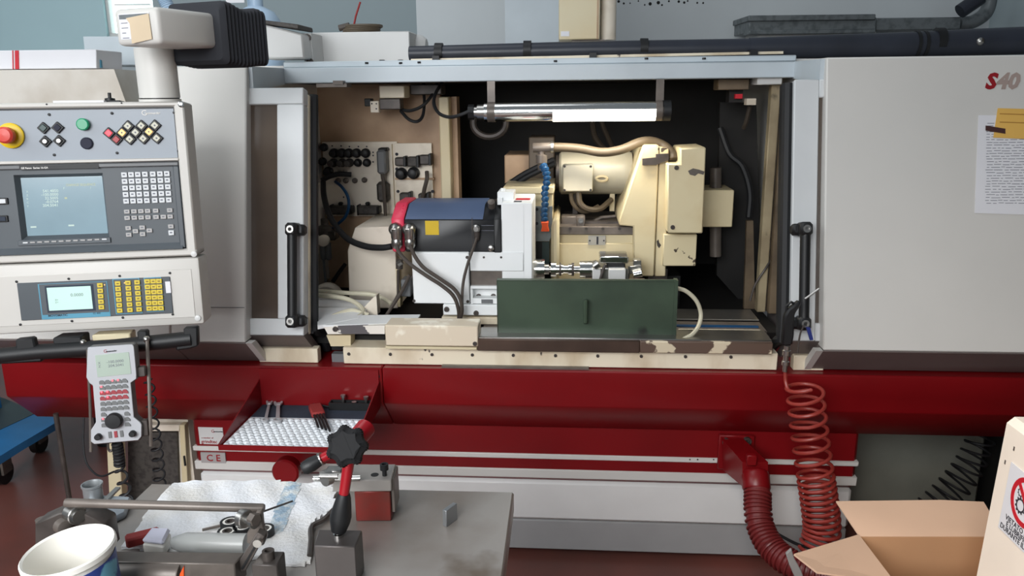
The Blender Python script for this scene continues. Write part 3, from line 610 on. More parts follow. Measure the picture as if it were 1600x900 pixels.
# white housing
g = G().pbox(M, 783, 317, 832, 478, W1, 0.44, 0.003)
ho = obj('housing', g, m_whitehd, wh)
obj('housing_seam', G().pbox(M, 818, 320, 819, 478, W1 - 0.0008, W1), m_grey, ho)
gg = G().pbox(M, 777, 300, 803, 318, 0.26, 0.34, 0.002); gg.pbox(M, 777, 309, 785, 320, 0.25, 0.27); obj('lifting_block', gg, m_whitehd, wh)
p = mt(786, 298, 0.3); obj('block_bolt', G().cyl(p, p + MZ * 0.008, 0.008, n=8), m_whitehd, wh)
u0, _, w0 = mz(808, 315, ho.matrix_world.translation.z if False else zM(317, W1, 805))
zh = zM(317, W1, 805)
obj('red_label', G().box(M, M.hit(806, 316, 0.28)[0], M.hit(828, 316, 0.28)[0], zh, zh + 0.001, 0.27, 0.31), m_signred, ho)
obj('dark_label', G().box(M, M.hit(803, 316, 0.23)[0], M.hit(815, 316, 0.23)[0], zh, zh + 0.001, 0.22, 0.245), m_ink, ho)
bs = obj('base_cover', G().pbox(M, 643, 394, 734, 475, W1 - 0.012, 0.44, 0.003), m_whitehd, wh)
obj('base_block', G().pbox(M, 734, 394, 818, 424, W1 - 0.004, 0.44, 0.002), m_whitehd, wh)
obj('steel_band', G().pbox(M, 735, 423, 818, 447, W1 + 0.003, 0.44, 0.002), m_dsteel, wh)
g = G().pbox(M, 735, 447, 832, 452, W1 - 0.01, 0.42); g.pbox(M, 735, 452, 739, 475, W1 - 0.01, 0.42); g.pbox(M, 739, 466, 832, 475, W1 - 0.01, 0.42); g.pbox(M, 739, 452, 832, 466, W1 + 0.03, 0.42); obj('slotted_base', g, m_whitehd, wh)
ft = obj('foot_plate', G().pbox(M, 692, 476, 832, 494, W1 - 0.02, 0.42, 0.003), m_whitehd, wh)
obj('foot_wedge', G().pbox(M, 690, 495, 832, 508, W1 - 0.012, 0.42, 0.002), m_sill, wh)
for x, y in ((698, 483), (744, 489)): 
    a, b = MF.hit(x, y, -(W1 - 0.02)); inst('screw', scr, ft, MF.mat(a, b, -(W1 - 0.02), 1.7))
for x, y in ((647, 470), (731, 471), (730, 402)): 
    a, b = MF.hit(x, y, -(W1 - 0.012)); inst('screw', scr, bs, MF.mat(a, b, -(W1 - 0.012), 1.0))
for x, y in ((756, 402), (783, 402)):
    a, b = MF.hit(x, y, -(W1 - 0.004)); inst('screw', scr, wh, MF.mat(a, b, -(W1 - 0.004), 0.7))
for x in (748, 771):
    a, b = MF.hit(x, 463, -(W1 + 0.03)); inst('bolt', scr, wh, MF.mat(a, b, -(W1 + 0.03), 1.8))
obj('white_latch', G().pbox(M, 752, 468, 770, 474, W1 - 0.013, W1 - 0.008), m_grey, wh)
p = mt(622, 420, 0.3); gl = obj('small_valve', G().pbox(M, 626, 437, 642, 464, 0.28, 0.34, 0.003), m_grey, None, 'small grey valve box hanging left of the white work head base', 'valve')
va = thing('pipe_fitting', 'dark hose fitting left of the white work head base', 'fitting', mt(622, 425, 0.3))
obj('fitting_nut', G().cyl(mt(622, 413, .28), mt(628, 409, .28), 0.01, n=6), m_steel, va); obj('fitting_body', G().cyl(mt(624, 406, .29), mt(624, 420, .29), 0.012, n=10), m_oxide, va)
obj('pipe', G().tube([mt(622, 422, .28), mt(622, 460, .28), mt(612, 480, .27), mt(602, 494, .26)], 0.005), m_cable, va)
cable('motor_cable', [(620, 383, .15), (624, 395, .14), (640, 412, .13), (665, 430, .12), (690, 446, .12), (708, 462, .12), (716, 482, .13), (717, 505, .16)], 0.0062, m_cable, 'brown grey motor cable from the left chrome elbow plug', 'motor cables')
cable('motor_cable', [(641, 383, .15), (648, 400, .14), (662, 418, .13), (688, 436, .12), (710, 452, .12), (720, 470, .12), (721, 490, .13), (716, 506, .16)], 0.0062, m_cable, 'brown grey motor cable from the right chrome elbow plug', 'motor cables')
cable('motor_cable', [(745, 372, .18), (738, 392, .16), (730, 415, .15), (724, 440, .14), (722, 465, .13), (722, 490, .13), (712, 507, .16)], 0.0048, m_cable, 'thin dark cable hanging from the plug at the motor front end', 'motor cables')
cable('grey_hose', [(640, 430, .26), (628, 455, .25), (615, 475, .24), (603, 494, .22)], 0.006, m_cable, 'thin brown hose slanting down left of the white work head base', cat='hose')
# ---- spindle line
AX = 0.33
def axisp(px): return mt(px, 420, AX)
zc = zM(421, AX, 900)
def uax(px): return M.hit(px, 420, AX)[0]
def turned(name, segs, m, par):
    g = G()
    for x0, x1, r in segs: g.cyl(M.p(uax(x0), zc, AX), M.p(uax(x1), zc, AX), r * 2.75 / FPX, n=20)
    return obj(name, g, m, par)
ck = thing('work_chuck', 'bright round chuck with driving centre on the white work head', 'chuck', M.p(uax(850), zc - 0.03, AX))
turned('chuck_body', [(832, 851, 16)], m_chrome, ck); turned('centre', [(851, 858, 8), (858, 862, 5)], m_steel, ck)
turned('driver', [(861, 869, 12)], m_chrome, ck)
wk = thing('workpiece_shaft', 'small turned steel shaft held between the two centres', 'workpiece', M.p(uax(885), zc - 0.01, AX))
turned('shaft', [(869, 880, 8), (880, 888, 6.5), (888, 897, 8.5), (897, 903, 6)], m_chrome, wk)
turned('collar', [(874, 877, 10), (893, 897, 10)], m_oxide, wk)
tl = thing('tailstock', 'bright steel tailstock assembly just above the green cover', 'tailstock', M.p(uax(950), zw1, AX))
turned('quill', [(903, 906, 6), (906, 926, 13)], m_chrome, tl)
obj('tailstock_body', G().pbox(M, 926, 419, 982, 450, 0.29, 0.42, 0.004), m_steel, tl)
obj('front_clamp', G().pbox(M, 926, 421, 938, 450, 0.275, 0.30, 0.002), m_white2, tl)
obj('front_block', G().pbox(M, 951, 421, 977, 450, 0.27, 0.31, 0.002), m_white2, tl)
obj('top_cap', G().pbox(M, 937, 401, 982, 412, 0.30, 0.40, 0.004), m_chrome, tl)
obj('dark_insert', G().pbox(M, 948, 409, 977, 421, 0.31, 0.38, 0.004), m_black, tl)
obj('knurled_knob', G().cyl(mt(928, 416, .28), mt(935, 411, .28), 0.014, n=12), m_steel, tl)
obj('lever', G().tube([mt(938, 437, .265), mt(943, 420, .265), mt(946, 413, .265)], 0.005), m_oxide, tl)
obj('rear_bracket', G().pprism(M, [(977, 417), (1002, 415), (1004, 426), (985, 428), (980, 450), (977, 450)], 0.32, 0.40, 0, 0.002), m_steel, tl)
obj('rear_bolt', G().cyl(mt(990, 430, .30), mt(1003, 427, .30), 0.012, n=10), m_chrome, tl)
obj('rear_bolt', G().cyl(mt(995, 415, .34), mt(996, 406, .34), 0.009, n=10), m_steel, tl)
obj('rear_post', G().pbox(M, 990, 407, 1002, 416, 0.33, 0.37, 0.002), m_steel, tl)
obj('tailstock_base', G().pbox(M, 915, 448, 1010, 512, 0.29, 0.42), m_dsteel, tl)
# ---- green cover plate
gc = thing('splash_cover', 'dark green steel splash plate with a small pull handle', 'splash cover', mt(915, 530, 0.06))
gw = 0.06
pts = [M.hit(x, y, gw) for x, y in ((777, 438), (1057, 437), (1053, 529), (779, 528))]
obj('plate', G().prism(M, pts, gw, gw + 0.006), m_green, gc)
for (xa, ya, xb, yb_) in ((777, 437, 1057, 439), (778, 526, 1053, 530)):
    a0, b1 = M.hit(xa, ya, gw); a1, b0 = M.hit(xb, yb_, gw); obj('folded_edge', G().box(M, a0, a1, b0, b1, gw - 0.006, gw + 0.02), m_green, gc)
for (xa, xb) in ((776, 778), (1054, 1056)):
    a0, b1 = M.hit(xa, 438, gw); a1, b0 = M.hit(xb, 528, gw); obj('folded_edge', G().box(M, a0, a1, b0, b1, gw - 0.003, gw + 0.03), m_green, gc)
obj('handle', G().tube([mt(915, 470, gw), mt(915, 470, gw - 0.03), mt(914.5, 503, gw - 0.03), mt(914.5, 503, gw)], 0.007, 8), m_green, gc)
cable('white_tube', [(1056, 450, .10), (1072, 455, .10), (1088, 470, .10), (1095, 490, .10), (1092, 508, .08), (1082, 522, .05), (1066, 531, .03)], 0.0065, m_hosewhite, 'white plastic tube looping out beside the green splash plate', cat='tube')
# ================================================================== WHEEL HEAD
we = thing('wheel_head', 'cream painted grinding wheel head with sloping guard at the rear', 'wheel head', mt(950, 500, 0.7))
fb = obj('front_panel', G().pbox(M, 873, 380, 990, 470, 0.52, 0.9, 0.003), m_cream, we)
obj('front_panel_top', G().pbox(M, 873, 366, 990, 381, 0.525, 0.9, 0.002), m_cream, we)
gp = obj('steel_strip', G().pbox(M, 873, 354, 990, 367, 0.515, 0.9, 0.002), m_dsteel, we)
for x in (891, 916, 942, 968):
    a, b = MF.hit(x, 357, -0.515); inst('screw', scr, gp, MF.mat(a, b, -0.515, 1.1))
npq = obj('number_plate', G().pbox(M, 919, 368, 946, 383, 0.517, 0.52), mat('number_plate_grey', (176, 172, 162), 0.45), we)
a, b = MF.hit(929.5, 381, -0.516); text('lettering', '1', MF, a, b, -0.5163, 0.036, m_ink, npq, bold=0.0016)
for x in (921.5, 943.5):
    a, b = MF.hit(x, 376, -0.5165); inst('rivet', hole, npq, MF.mat(a, b, -0.5165, 1.0))
obj('guard_edge', G().prism(M, [M.hit(x, y, 0.46) for x, y in ((861, 470), (861, 352), (866, 340), (874, 340), (874, 470))], 0.46, 0.8, 0, 0.01), m_cream2, we)
obj('sloped_guard', G().pprism(M, [(1006, 227), (1030, 227), (1022, 432), (990, 432), (990, 354), (967, 352), (968, 342)], 0.47, 0.85, 0, 0.004), m_cream, we)
obj('guard_side', G().pprism(M, [(1031, 230), (1045, 232), (1040, 432), (1023, 432)], 0.475, 0.85, 0, 0.003), m_cream, we)
cb = obj('cover_box', G().pprism(M, [(1043, 256), (1063, 256), (1063, 232), (1103, 230), (1098, 365), (1043, 364)], 0.40, 0.60, 0, 0.004), m_cream, we)
for x, y in ((1057, 262), (1051, 355)):
    a, b = MF.hit(x, y, -0.40); inst('screw', scr, cb, MF.mat(a, b, -0.40, 1.5))
obj('paint_chip', G().pprism(M, [(1075, 267), (1083, 263), (1092, 265), (1101, 268), (1099, 273), (1091, 271), (1086, 275), (1078, 273)], 0.3994, 0.40), m_dsteel, cb)
obj('paint_chip', G().pprism(M, [(1026, 377), (1029, 374), (1030, 379), (1033, 383), (1030, 388), (1027, 384)], 0.4744, 0.475), m_oxide, cb)
obj('lower_box', G().pbox(M, 1037, 366, 1087, 416, 0.46, 0.62, 0.003), m_cream, we)
obj('guard_clip', G().pprism(M, [(1004, 248), (1025, 246), (1025, 241), (1045, 240), (1045, 250), (1025, 258), (1004, 258)], 0.455, 0.47), m_oxide, we)
obj('side_box', G().pbox(M, 1098, 297, 1144, 355, 0.58, 0.75, 0.003), m_cream, we)
obj('shaft_guide', G().cyl(mt(1118, 262, .66), mt(1118, 400, .66), 0.022, n=14), m_dsteel, we)
obj('slide_base', G().pbox(M, 866, 430, 1060, 510, 0.60, 1.1), m_dark, we)
obj('base_step', G().pbox(M, 1013, 420, 1042, 446, 0.50, 0.60), m_oxide, we)
# wheel motor
wm = thing('wheel_motor', 'cream cylindrical motor with square junction box behind the tailstock', 'motor', mt(930, 305, 0.72))
zc2 = zM(270, 0.72, 930)
ua_, ub_ = M.hit(874, 270, 0.72)[0], M.hit(986, 270, 0.72)[0]; R0 = 33 * 3.0 / FPX
obj('motor_shell', G().lathe(M.p(ua_, zc2, 0.72), MU, [(R0 * 0.9, 0), (R0, 0.008), (R0, ub_ - ua_ - 0.03), (R0 * 1.02, ub_ - ua_ - 0.03), (R0 * 1.02, ub_ - ua_ - 0.02), (R0 * 0.95, ub_ - ua_)], 32), m_motorshell, wm)
obj('motor_flange', G().cyl(M.p(ua_ - 0.012, zc2, 0.72), M.p(ua_, zc2, 0.72), R0 * 0.85, n=28), m_oxide, wm)
jw = 0.72 - R0 - 0.03
jbx = obj('junction_box', G().pbox(M, 879, 257, 927, 300, jw, 0.70, 0.006), m_motorshell, wm)
obj('box_lid', G().pbox(M, 880, 258, 926, 299, jw - 0.012, jw, 0.003), m_lidcream, jbx)
for x in (882, 923):
    for y in (260, 297):
        a, b = MF.hit(x, y, -(jw - 0.012)); inst('lid_screw', scr, jbx, MF.mat(a, b, -(jw - 0.012), 0.9))
p = mt(940, 279, 0.72 - R0); ring = [p + MU * (0.02 * math.cos(t)) + MZ * (0.009 * math.sin(t)) - MW * 0.006 for t in [i * math.pi / 8 for i in range(16)]]
obj('lifting_eye', G().tube(ring, 0.005, 6, closed=True), m_cream2, wm)
obj('motor_foot', G().pbox(M, 953, 303, 960, 330, 0.70, 0.74), m_cream2, wm)
obj('motor_foot', G().pbox(M, 895, 303, 902, 350, 0.70, 0.74), m_oxide, wm)
cable('motor_conduit', [(892, 301, .62), (894, 315, .62), (902, 326, .62), (915, 331, .63), (935, 322, .66)], 0.008, m_hosebrown, 'thin conduit from the left gland of the square junction box', 'junction box conduits')
cable('motor_conduit', [(904, 301, .62), (907, 318, .61), (920, 327, .61), (938, 326, .63), (955, 312, .68)], 0.011, m_hosebrown, 'thick conduit from the right gland of the square junction box', 'junction box conduits')
g2 = thing('guard_fittings', 'dark steel clamp blocks on top of the wheel head strip', 'clamps', mt(915, 355, 0.56))
obj('clamp_block', G().pbox(M, 901, 338, 914, 355, 0.53, 0.58, 0.003), m_dsteel, g2); obj('bar', G().pbox(M, 877, 338, 905, 352, 0.58, 0.64, 0.003), m_dsteel, g2)
obj('clamp_bolt', G().lathe(mt(907.5, 345, 0.53), -MW, [(0.009, 0), (0.009, 0.004), (0.004, 0.004), (0.004, 0.001)], 10), m_steel, g2)
obj('lever', G().tube([mt(915, 352, .6), mt(940, 340, .62), mt(962, 338, .62)], 0.007), m_oxide, g2)
obj('support_bar', G().pbox(M, 914, 346, 968, 354, 0.58, 0.66), m_oxide, g2)
# coolant pipe, segmented blue hose and guard behind the work head
cable('coolant_hose', [(835, 231, .52), (870, 230, .52), (905, 232, .52), (940, 238, .50), (970, 234, .5), (1000, 222, .52), (1020, 221, .54), (1038, 228, .54), (1050, 240, .50), (1053, 250, .48)], 0.016, m_hosebrown, 'thick brown coolant hose running over the cream motor', cat='hose', n=12)
mn = thing('coolant_manifold', 'corroded pipe tee feeding the blue segmented hose', 'pipe tee', mt(845, 262, 0.5))
obj('pipe_tee', G().cyl(mt(833, 231, .50), mt(862, 230, .50), 0.017, n=14), m_dsteel, mn)
obj('down_pipe', G().lathe(mt(846, 232, .50), -MZ, [(0.012, 0), (0.012, 0.02), (0.02, 0.022), (0.02, 0.05), (0.013, 0.054), (0.013, 0.075)], 14), m_dsteel, mn)
obj('hose_clamp', G().cyl(mt(861, 230, .50), mt(865, 230, .50), 0.02, n=14), m_steel, mn)
lh = thing('segmented_coolant_hose', 'blue segmented coolant hose with orange nozzle', 'coolant hose', mt(851, 361, 0.42))
path = smooth([mt(848, 258, .49), mt(853, 268, .47), mt(855, 282, .46), mt(851, 298, .45), mt(852, 315, .44), mt(850, 332, .43), mt(851, 346, .42)], 6)
NS = 12
for k in range(NS):
    i = int(k * (len(path) - 1) / NS); j = int((k + 1) * (len(path) - 1) / NS); d = path[j] - path[i]
    obj('hose_segment', G().lathe(path[i], d, [(0.008, 0), (0.015 - k * 0.0002, d.length * 0.3), (0.015 - k * 0.0002, d.length * 0.6), (0.009, d.length * 1.05)], 12), m_bluehose, lh)
nz_ = obj('nozzle', G().pprism(M, [(845, 347), (857, 347), (856, 354), (858, 362), (845, 362), (847, 354)], 0.405, 0.435, 0, 0.002), m_orange, lh)
gd = thing('wheel_guard', 'cream wheel guard with grey steel plate behind the blue hose', 'wheel guard', mt(830, 420, 0.55))
obj('guard_top', G().pbox(M, 786, 292, 866, 303, 0.50, 0.80, 0.003), m_cream, gd); obj('guard_body', G().pbox(M, 800, 303, 864, 330, 0.51, 0.80, 0.003), m_cream, gd)
obj('guard_lower', G().pbox(M, 834, 330, 864, 410, 0.56, 0.80, 0.003), m_cream, gd)
obj('steel_plate', G().pprism(M, [(832, 323), (863, 323), (863, 365), (858, 377), (832, 377)], 0.47, 0.49), m_galv, gd)
obj('shield', G().pbox(M, 832, 378, 847, 412, 0.49, 0.52), m_black, gd); obj('shield', G().pbox(M, 847, 378, 858, 412, 0.485, 0.52), mat('teal_dark', (46, 66, 66), 0.5), gd)
for y in (327, 349): 
    a, b = MF.hit(839, y, -0.47); inst('screw', hole, gd, MF.mat(a, b, -0.469, 1.8))
bkb = thing('rear_gearbox', 'brown rear box in the dark behind the blue hose', 'gearbox', mt(815, 285, 0.95))
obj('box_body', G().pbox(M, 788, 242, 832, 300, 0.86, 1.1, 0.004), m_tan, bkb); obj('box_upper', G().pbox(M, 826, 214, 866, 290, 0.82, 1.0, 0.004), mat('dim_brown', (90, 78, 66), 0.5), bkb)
cable('black_hose', [(790, 292, .72), (815, 275, .7), (840, 262, .68), (866, 250, .66)], 0.012, m_rubber, 'thick black hose slanting up in front of the rear brown box', cat='hose')
cable('black_hose', [(792, 300, .70), (818, 280, .68), (845, 266, .66), (868, 256, .64)], 0.010, m_rubber, 'second black hose slanting up below the thicker one', cat='hose')
rg = obj('hanging_ring', G().tube([mt(765 + 26 * math.cos(t), 192 + 22 * math.sin(t), 0.9) for t in [i * math.pi / 12 for i in range(24)]], 0.014, 8, closed=True), m_oxide, None, 'dim coiled hose ring in the dark behind the tube lamp', 'hose')
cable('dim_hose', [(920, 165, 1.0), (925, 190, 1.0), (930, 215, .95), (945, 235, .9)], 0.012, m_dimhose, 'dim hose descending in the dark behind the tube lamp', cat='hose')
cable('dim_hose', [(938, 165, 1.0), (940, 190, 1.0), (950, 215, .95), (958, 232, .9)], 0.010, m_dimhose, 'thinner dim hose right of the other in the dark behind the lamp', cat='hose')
# right interior column
rcx = thing('right_column', 'grimy cream column inside the right end of the work area', 'column', mt(1195, 540, 0.5))
uA = M.hit(1186, 400, 0.5)[0]; uB = M.hit(1200, 400, 0.5)[0]
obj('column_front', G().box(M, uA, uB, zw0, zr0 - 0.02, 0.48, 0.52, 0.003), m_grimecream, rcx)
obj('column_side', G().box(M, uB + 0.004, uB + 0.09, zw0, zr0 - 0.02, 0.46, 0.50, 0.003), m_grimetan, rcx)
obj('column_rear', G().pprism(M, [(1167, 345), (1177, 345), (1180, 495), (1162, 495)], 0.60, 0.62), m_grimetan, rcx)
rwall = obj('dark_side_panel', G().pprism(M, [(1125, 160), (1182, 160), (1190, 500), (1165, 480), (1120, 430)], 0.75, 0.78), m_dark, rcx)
tb = thing('terminal_block', 'small block with red and white terminals under the right roof corner', 'terminal block', mt(1160, 165, 0.55))
obj('bracket', G().pbox(M, 1123, 124, 1170, 140, 0.50, 0.60, 0.002), m_grimetan, tb); obj('white_bracket', G().pbox(M, 1184, 120, 1222, 132, 0.44, 0.60, 0.003), m_white2, tb)
obj('red_terminal', G().pbox(M, 1149, 147, 1160, 154, 0.52, 0.56), m_signred, tb); obj('white_terminal', G().pbox(M, 1167, 154, 1181, 164, 0.50, 0.54), m_plate, tb)
obj('hanger', G().pbox(M, 1140, 138, 1160, 160, 0.54, 0.60), m_dark, tb)
cable('black_cable', [(1172, 165, .56), (1166, 190, .58), (1162, 200, .6)], 0.008, m_dimhose, 'short cable below the terminals at the right roof corner')
cable('black_cable', [(1125, 200, .72), (1140, 240, .7), (1160, 260, .68), (1172, 300, .66), (1170, 340, .64)], 0.012, m_rubber, 'thick black cable sagging in the dark at the right end')
cable('black_cable', [(1208, 400, .5), (1196, 420, .47), (1180, 445, .47), (1172, 470, .47)], 0.004, m_oxide, 'thin dark wire along the cream column foot')
# ================================================================== LAMP
lp = thing('tube_lamp', 'long tubular machine lamp glowing white under the enclosure roof', 'lamp', mt(890, 190, 0.42))
LW = 0.42; zl = zM(174, LW, 890); RL = 14.5 * 2.72 / FPX
l0, l1 = M.hit(748, 175, LW)[0], M.hit(1037, 173, LW)[0]
body = obj('lamp_body', G().cyl(M.p(l0 + 0.02, zl, LW), M.p(l1 - 0.005, zl, LW), RL, n=32), m_chrome, lp)
obj('left_socket', G().lathe(M.p(l0 - 0.02, zl, LW), MU, [(RL * 0.6, 0), (RL * 0.6, 0.015), (RL * 0.8, 0.016), (RL * 0.8, 0.04)], 20), m_steel, lp)
obj('cable_gland', G().cyl(M.p(l0 - 0.035, zl, LW), M.p(l0 - 0.015, zl, LW), RL * 0.8, n=8), m_black, lp)
obj('right_cap', G().cyl(M.p(l1 - 0.006, zl, LW), M.p(l1 + 0.022, zl, LW), RL * 1.05, n=24), m_black, lp)
dx0 = M.hit(864, 175, LW)[0]; vs_ = []; n = 14
for u in (dx0, l1 - 0.02):
    for rr_ in (RL * 1.0, RL * 1.03):
        for i in range(n + 1):
            t = math.radians(-15 - i * 150 / n); vs_.append(M.p(u, zl + rr_ * math.sin(t + math.radians(25)), LW - rr_ * math.cos(t + math.radians(25))))
fs_ = []; K = n + 1
for i in range(n):
    fs_ += [(K + i, K + i + 1, 3 * K + i + 1, 3 * K + i), (i, i + 1, 2 * K + i + 1, 2 * K + i), (i, K + i, K + i + 1, i + 1), (2 * K + i, 3 * K + i, 3 * K + i + 1, 2 * K + i + 1)]
obj('diffuser', G().add(vs_, fs_), m_tube, lp)
for px in (768, 1030):
    u = M.hit(px, 175, LW)[0]
    obj('clamp_band', G().cyl(M.p(u - 0.013, zl, LW), M.p(u + 0.013, zl, LW), RL * 1.05, n=24), m_dsteel, lp)
    obj('hanger_strap', G().box(M, u - 0.013, u + 0.013, zl + RL, zr0 + 0.0, LW - 0.004, LW + 0.004), m_dsteel, lp)
la = area('tube_lamp_light', M.p((dx0 + l1) / 2 - 0.02, zl - RL * 1.3, LW + 0.01), M.p((dx0 + l1) / 2, zl - 1.0, LW + 0.25), l1 - dx0, 1.8, (1.0, 0.93, 0.80), 0.03)
# ================================================================== CONTROL PANEL
kb, kt = math.radians(9.0), math.radians(4.5)
KA = V((math.cos(kb), math.sin(kb), 0)); KN0 = V((math.sin(kb), -math.cos(kb), 0))
KBv = (V((0, 0, 1)) * math.cos(kt) - KN0 * math.sin(kt)); KC = KA.cross(KBv)
K = Frame(CP + ray(150, 300) * (1.95 / ray(150, 300).y), KA, KBv, KC)
cpn = thing('control_panel', 'pale control cabinet with screen keypad and red stop button hanging at left', 'control panel', K.p(0, -0.4, -0.12))
def kq(px, py, c=0.0): return K.hit(px, py, c)
aL = kq(-150, 300)[0]; aR = kq(299, 300)[0]; bTp = kq(200, 159)[1]; bMid = kq(200, 405)[1]; bBot = kq(200, 512)[1]
fr = 0.024
# upper box as frame around recessed fields
bG1 = kq(150, 168)[1]; bG0 = kq(150, 249)[1]; bC1 = kq(150, 254)[1]; bC0 = kq(150, 394)[1]; aI = kq(283, 300)[0]
g = G()
g.box(K, aL, aR, bG1, bTp, -0.09, 0, 0.004); g.box(K, aL, aI + 0.001, bC1, bG0, -0.09, 0, 0.002); g.box(K, aL, aR, bMid + 0.002, bC0, -0.09, 0, 0.004); g.box(K, aI, aR, bMid + 0.002, bTp - 0.001, -0.09, -0.0002, 0.004)
g.box(K, aL, aR - 0.03, bMid + 0.02, bTp - 0.02, -0.22, -0.06)
ub = obj('upper_housing', g, m_cpwhite, cpn)
# lower box
lb = obj('lower_housing', G().box(K, aL, kq(316, 460)[0], bBot, bMid - 0.002, -0.09, 0.004, 0.007, seg=2), m_cpwhite, cpn)
lf = obj('lower_inset', G().box(K, aL, kq(303, 460)[0], kq(200, 500)[1], kq(200, 424)[1], 0.004, 0.0055, 0.0008), m_cpwhite, lb)
for x, y, f in ((283, 163, 0), (303, 397, 0), (309, 497, 0.006)):
    a, b = kq(x, y, f); obj('corner_screw', G().lathe(K.p(a, b, f - 0.0005), K.c, [(0.0075, 0), (0.0075, 0.002), (0.005, 0.003)], 14), m_chrome if y == 163 else m_white2, cpn)
gp = obj('button_plate', G().box(K, aL, aI - 0.002, bG0, bG1, -0.012, -0.006), m_panelgrey, cpn)
obj('plate_gap', G().box(K, aL, aI, bG1 - 0.004, bG1, -0.0062, -0.0045), m_black, gp)
ks = mesh('panel_screw', G().lathe((0, 0, 0), (0, 0, 1), [(0.0034, 0), (0.0034, 0.002), (0.002, 0.0025)], 10), m_black)
def kinst(name, me, par, px, py, c, k=1.0, rot=0.0):
    a, b = kq(px, py, c); q = K.mat(a, b, c, k)
    if rot: q = q @ Matrix.Rotation(rot, 4, 'Z')
    return inst(name, me, par, q)
for x, y in ((77, 179), (175, 177), (272, 176), (85, 242), (183, 239), (279, 236)): kinst('screw', ks, gp, x, y, -0.006)
for x, y in ((73, 163), (190, 161)): kinst('screw', ks, ub, x, y, 0.0, 0.6)
# stop button
sb = obj('emergency_stop', G().lathe(K.p(*kq(18, 212, -0.006), -0.006), K.c, [(0.030, 0), (0.030, 0.006), (0.026, 0.008), (0.013, 0.008), (0.013, 0.018)], 28), m_btnyel, cpn)
a, b = kq(18, 212, -0.006); obj('stop_knob', G().lathe(K.p(a, b, 0.01), K.c, [(0.017, 0), (0.0195, 0.006), (0.0195, 0.022), (0.015, 0.027), (0.001, 0.029)], 24), m_btnred, sb)
# diamond push buttons
dsz = 0.0105
dia = mesh('diamond_bezel', G().box(LF, -dsz, dsz, -dsz, dsz, 0, 0.006, 0.001), m_black)
def diamond(px, py, m, ring=False):
    d = kinst('diamond_button', dia, cpn, px, py, -0.006, 1.0, math.pi / 4)
    cap = mesh('button_cap', G().box(LF, -dsz * 0.66, dsz * 0.66, -dsz * 0.66, dsz * 0.66, 0.005, 0.0085, 0.0012), m)
    inst('cap', cap, d, WM[d.name])
    g = G()
    if ring: g.lathe((0, 0, 0.0085), (0, 0, 1), [(0.0046, 0), (0.0046, 0.001), (0.0024, 0.001), (0.0024, 0)], 14); inst('key_ring', mesh('key_ring', g, m_steel), d, WM[d.name])
    elif m in (m_lampcream, m_lampamb): g.lathe((0, 0, 0.0085), (0, 0, 1), [(0.0022, 0), (0.0022, 0.0003)], 6); inst('legend', mesh('legend', g, m_inklt), d, WM[d.name])
for x, y, m, r in ((69, 200, m_lampdk, 0), (91, 199.5, m_btndark, 0), (72, 221, m_black, 1), (93.5, 220, m_black, 1),
                   (171, 208, m_lampred, 0), (183, 218, m_lampdred, 0), (192, 207.5, m_lampamb, 0), (201, 197, m_lampcream, 0), (204, 217.5, m_lampcream, 0), (213, 207, m_lampcream, 0),
                   (222, 196.5, m_lampcream, 0), (225, 216.5, m_lampcream, 0), (234, 206, m_lampamb, 0), (243, 196, m_lampcream, 0), (246, 216, m_lampcream, 0)): diamond(x, y, m, r)
for x, y, m, h in ((131.5, 194.5, m_btngreen, 0.012), (136, 224, m_btndark, 0.004)):
    a, b = kq(x, y, -0.006); obj('round_button', G().lathe(K.p(a, b, -0.006), K.c, [(0.0145, 0), (0.0145, h), (0.012, h + 0.002)], 22), m, cpn)
a, b = kq(221, 180.5, -0.006); text('logo', 'G', K, a, b, -0.0055, 0.019, m_white, gp); text('logo', 'iammonder', K, a + 0.010, b + 0.003, -0.0055, 0.0075, m_white, gp, bold=0.0002)
# CRT + keyboard bezel, wedge recessed
cw = -0.012
o0, o1 = kq(21, 273.5, cw), kq(171, 371, cw)
x0, y1, x1, y0 = o0[0], o0[1], o1[0], o1[1]
g = G(); g.box(K, aL, x0, bC0 + 0.001, bC1 - 0.001, -0.03, cw); g.box(K, x1, aI - 0.001, bC0 + 0.001, bC1 - 0.001, -0.03, cw); g.box(K, x0, x1, y1, bC1 - 0.001, -0.03, cw); g.box(K, x0, x1, bC0 + 0.001, y0, -0.03, cw)
bz = obj('screen_bezel', g, m_dgrey, cpn)
obj('bezel_top_lip', G().box(K, aL, aI - 0.002, kq(150, 262)[1], bC1 - 0.002, -0.012, -0.004, 0.002), m_grey, bz)
obj('bezel_bottom_lip', G().prism(Frame(K.o, K.b, K.c, K.a), [(bC0 + 0.001, -0.012), (bC0 + 0.001, 0.004), (kq(150, 384)[1], -0.012)], aL, aI - 0.008), m_dgrey2, bz)
obj('bezel_right_lip', G().box(K, aI - 0.016, aI - 0.002, bC0 + 0.002, kq(150, 262)[1], -0.012, -0.004, 0.002), m_dgrey, bz)
dp = -0.016
X0, Y1, X1, Y0 = kq(35, 300, cw + dp)[0], kq(100, 276.5, cw + dp)[1], kq(164, 320, cw + dp)[0], kq(100, 366.5, cw + dp)[1]
vs_ = [K.p(*q) for q in ((x0, y0, cw), (x1, y0, cw), (x1, y1, cw), (x0, y1, cw), (X0, Y0, cw + dp), (X1, Y0, cw + dp), (X1, Y1, cw + dp), (X0, Y1, cw + dp))]
sur = obj('screen_surround', G().add(vs_, [(0, 1, 5, 4), (1, 2, 6, 5), (2, 3, 7, 6), (3, 0, 4, 7)]), m_dgrey2, cpn)
obj('screen', G().box(K, X0 - 0.002, X1 + 0.002, Y0 - 0.002, Y1 + 0.002, cw + dp - 0.006, cw + dp + 0.0005), m_crt, cpn)
ct = cw + dp + 0.0008
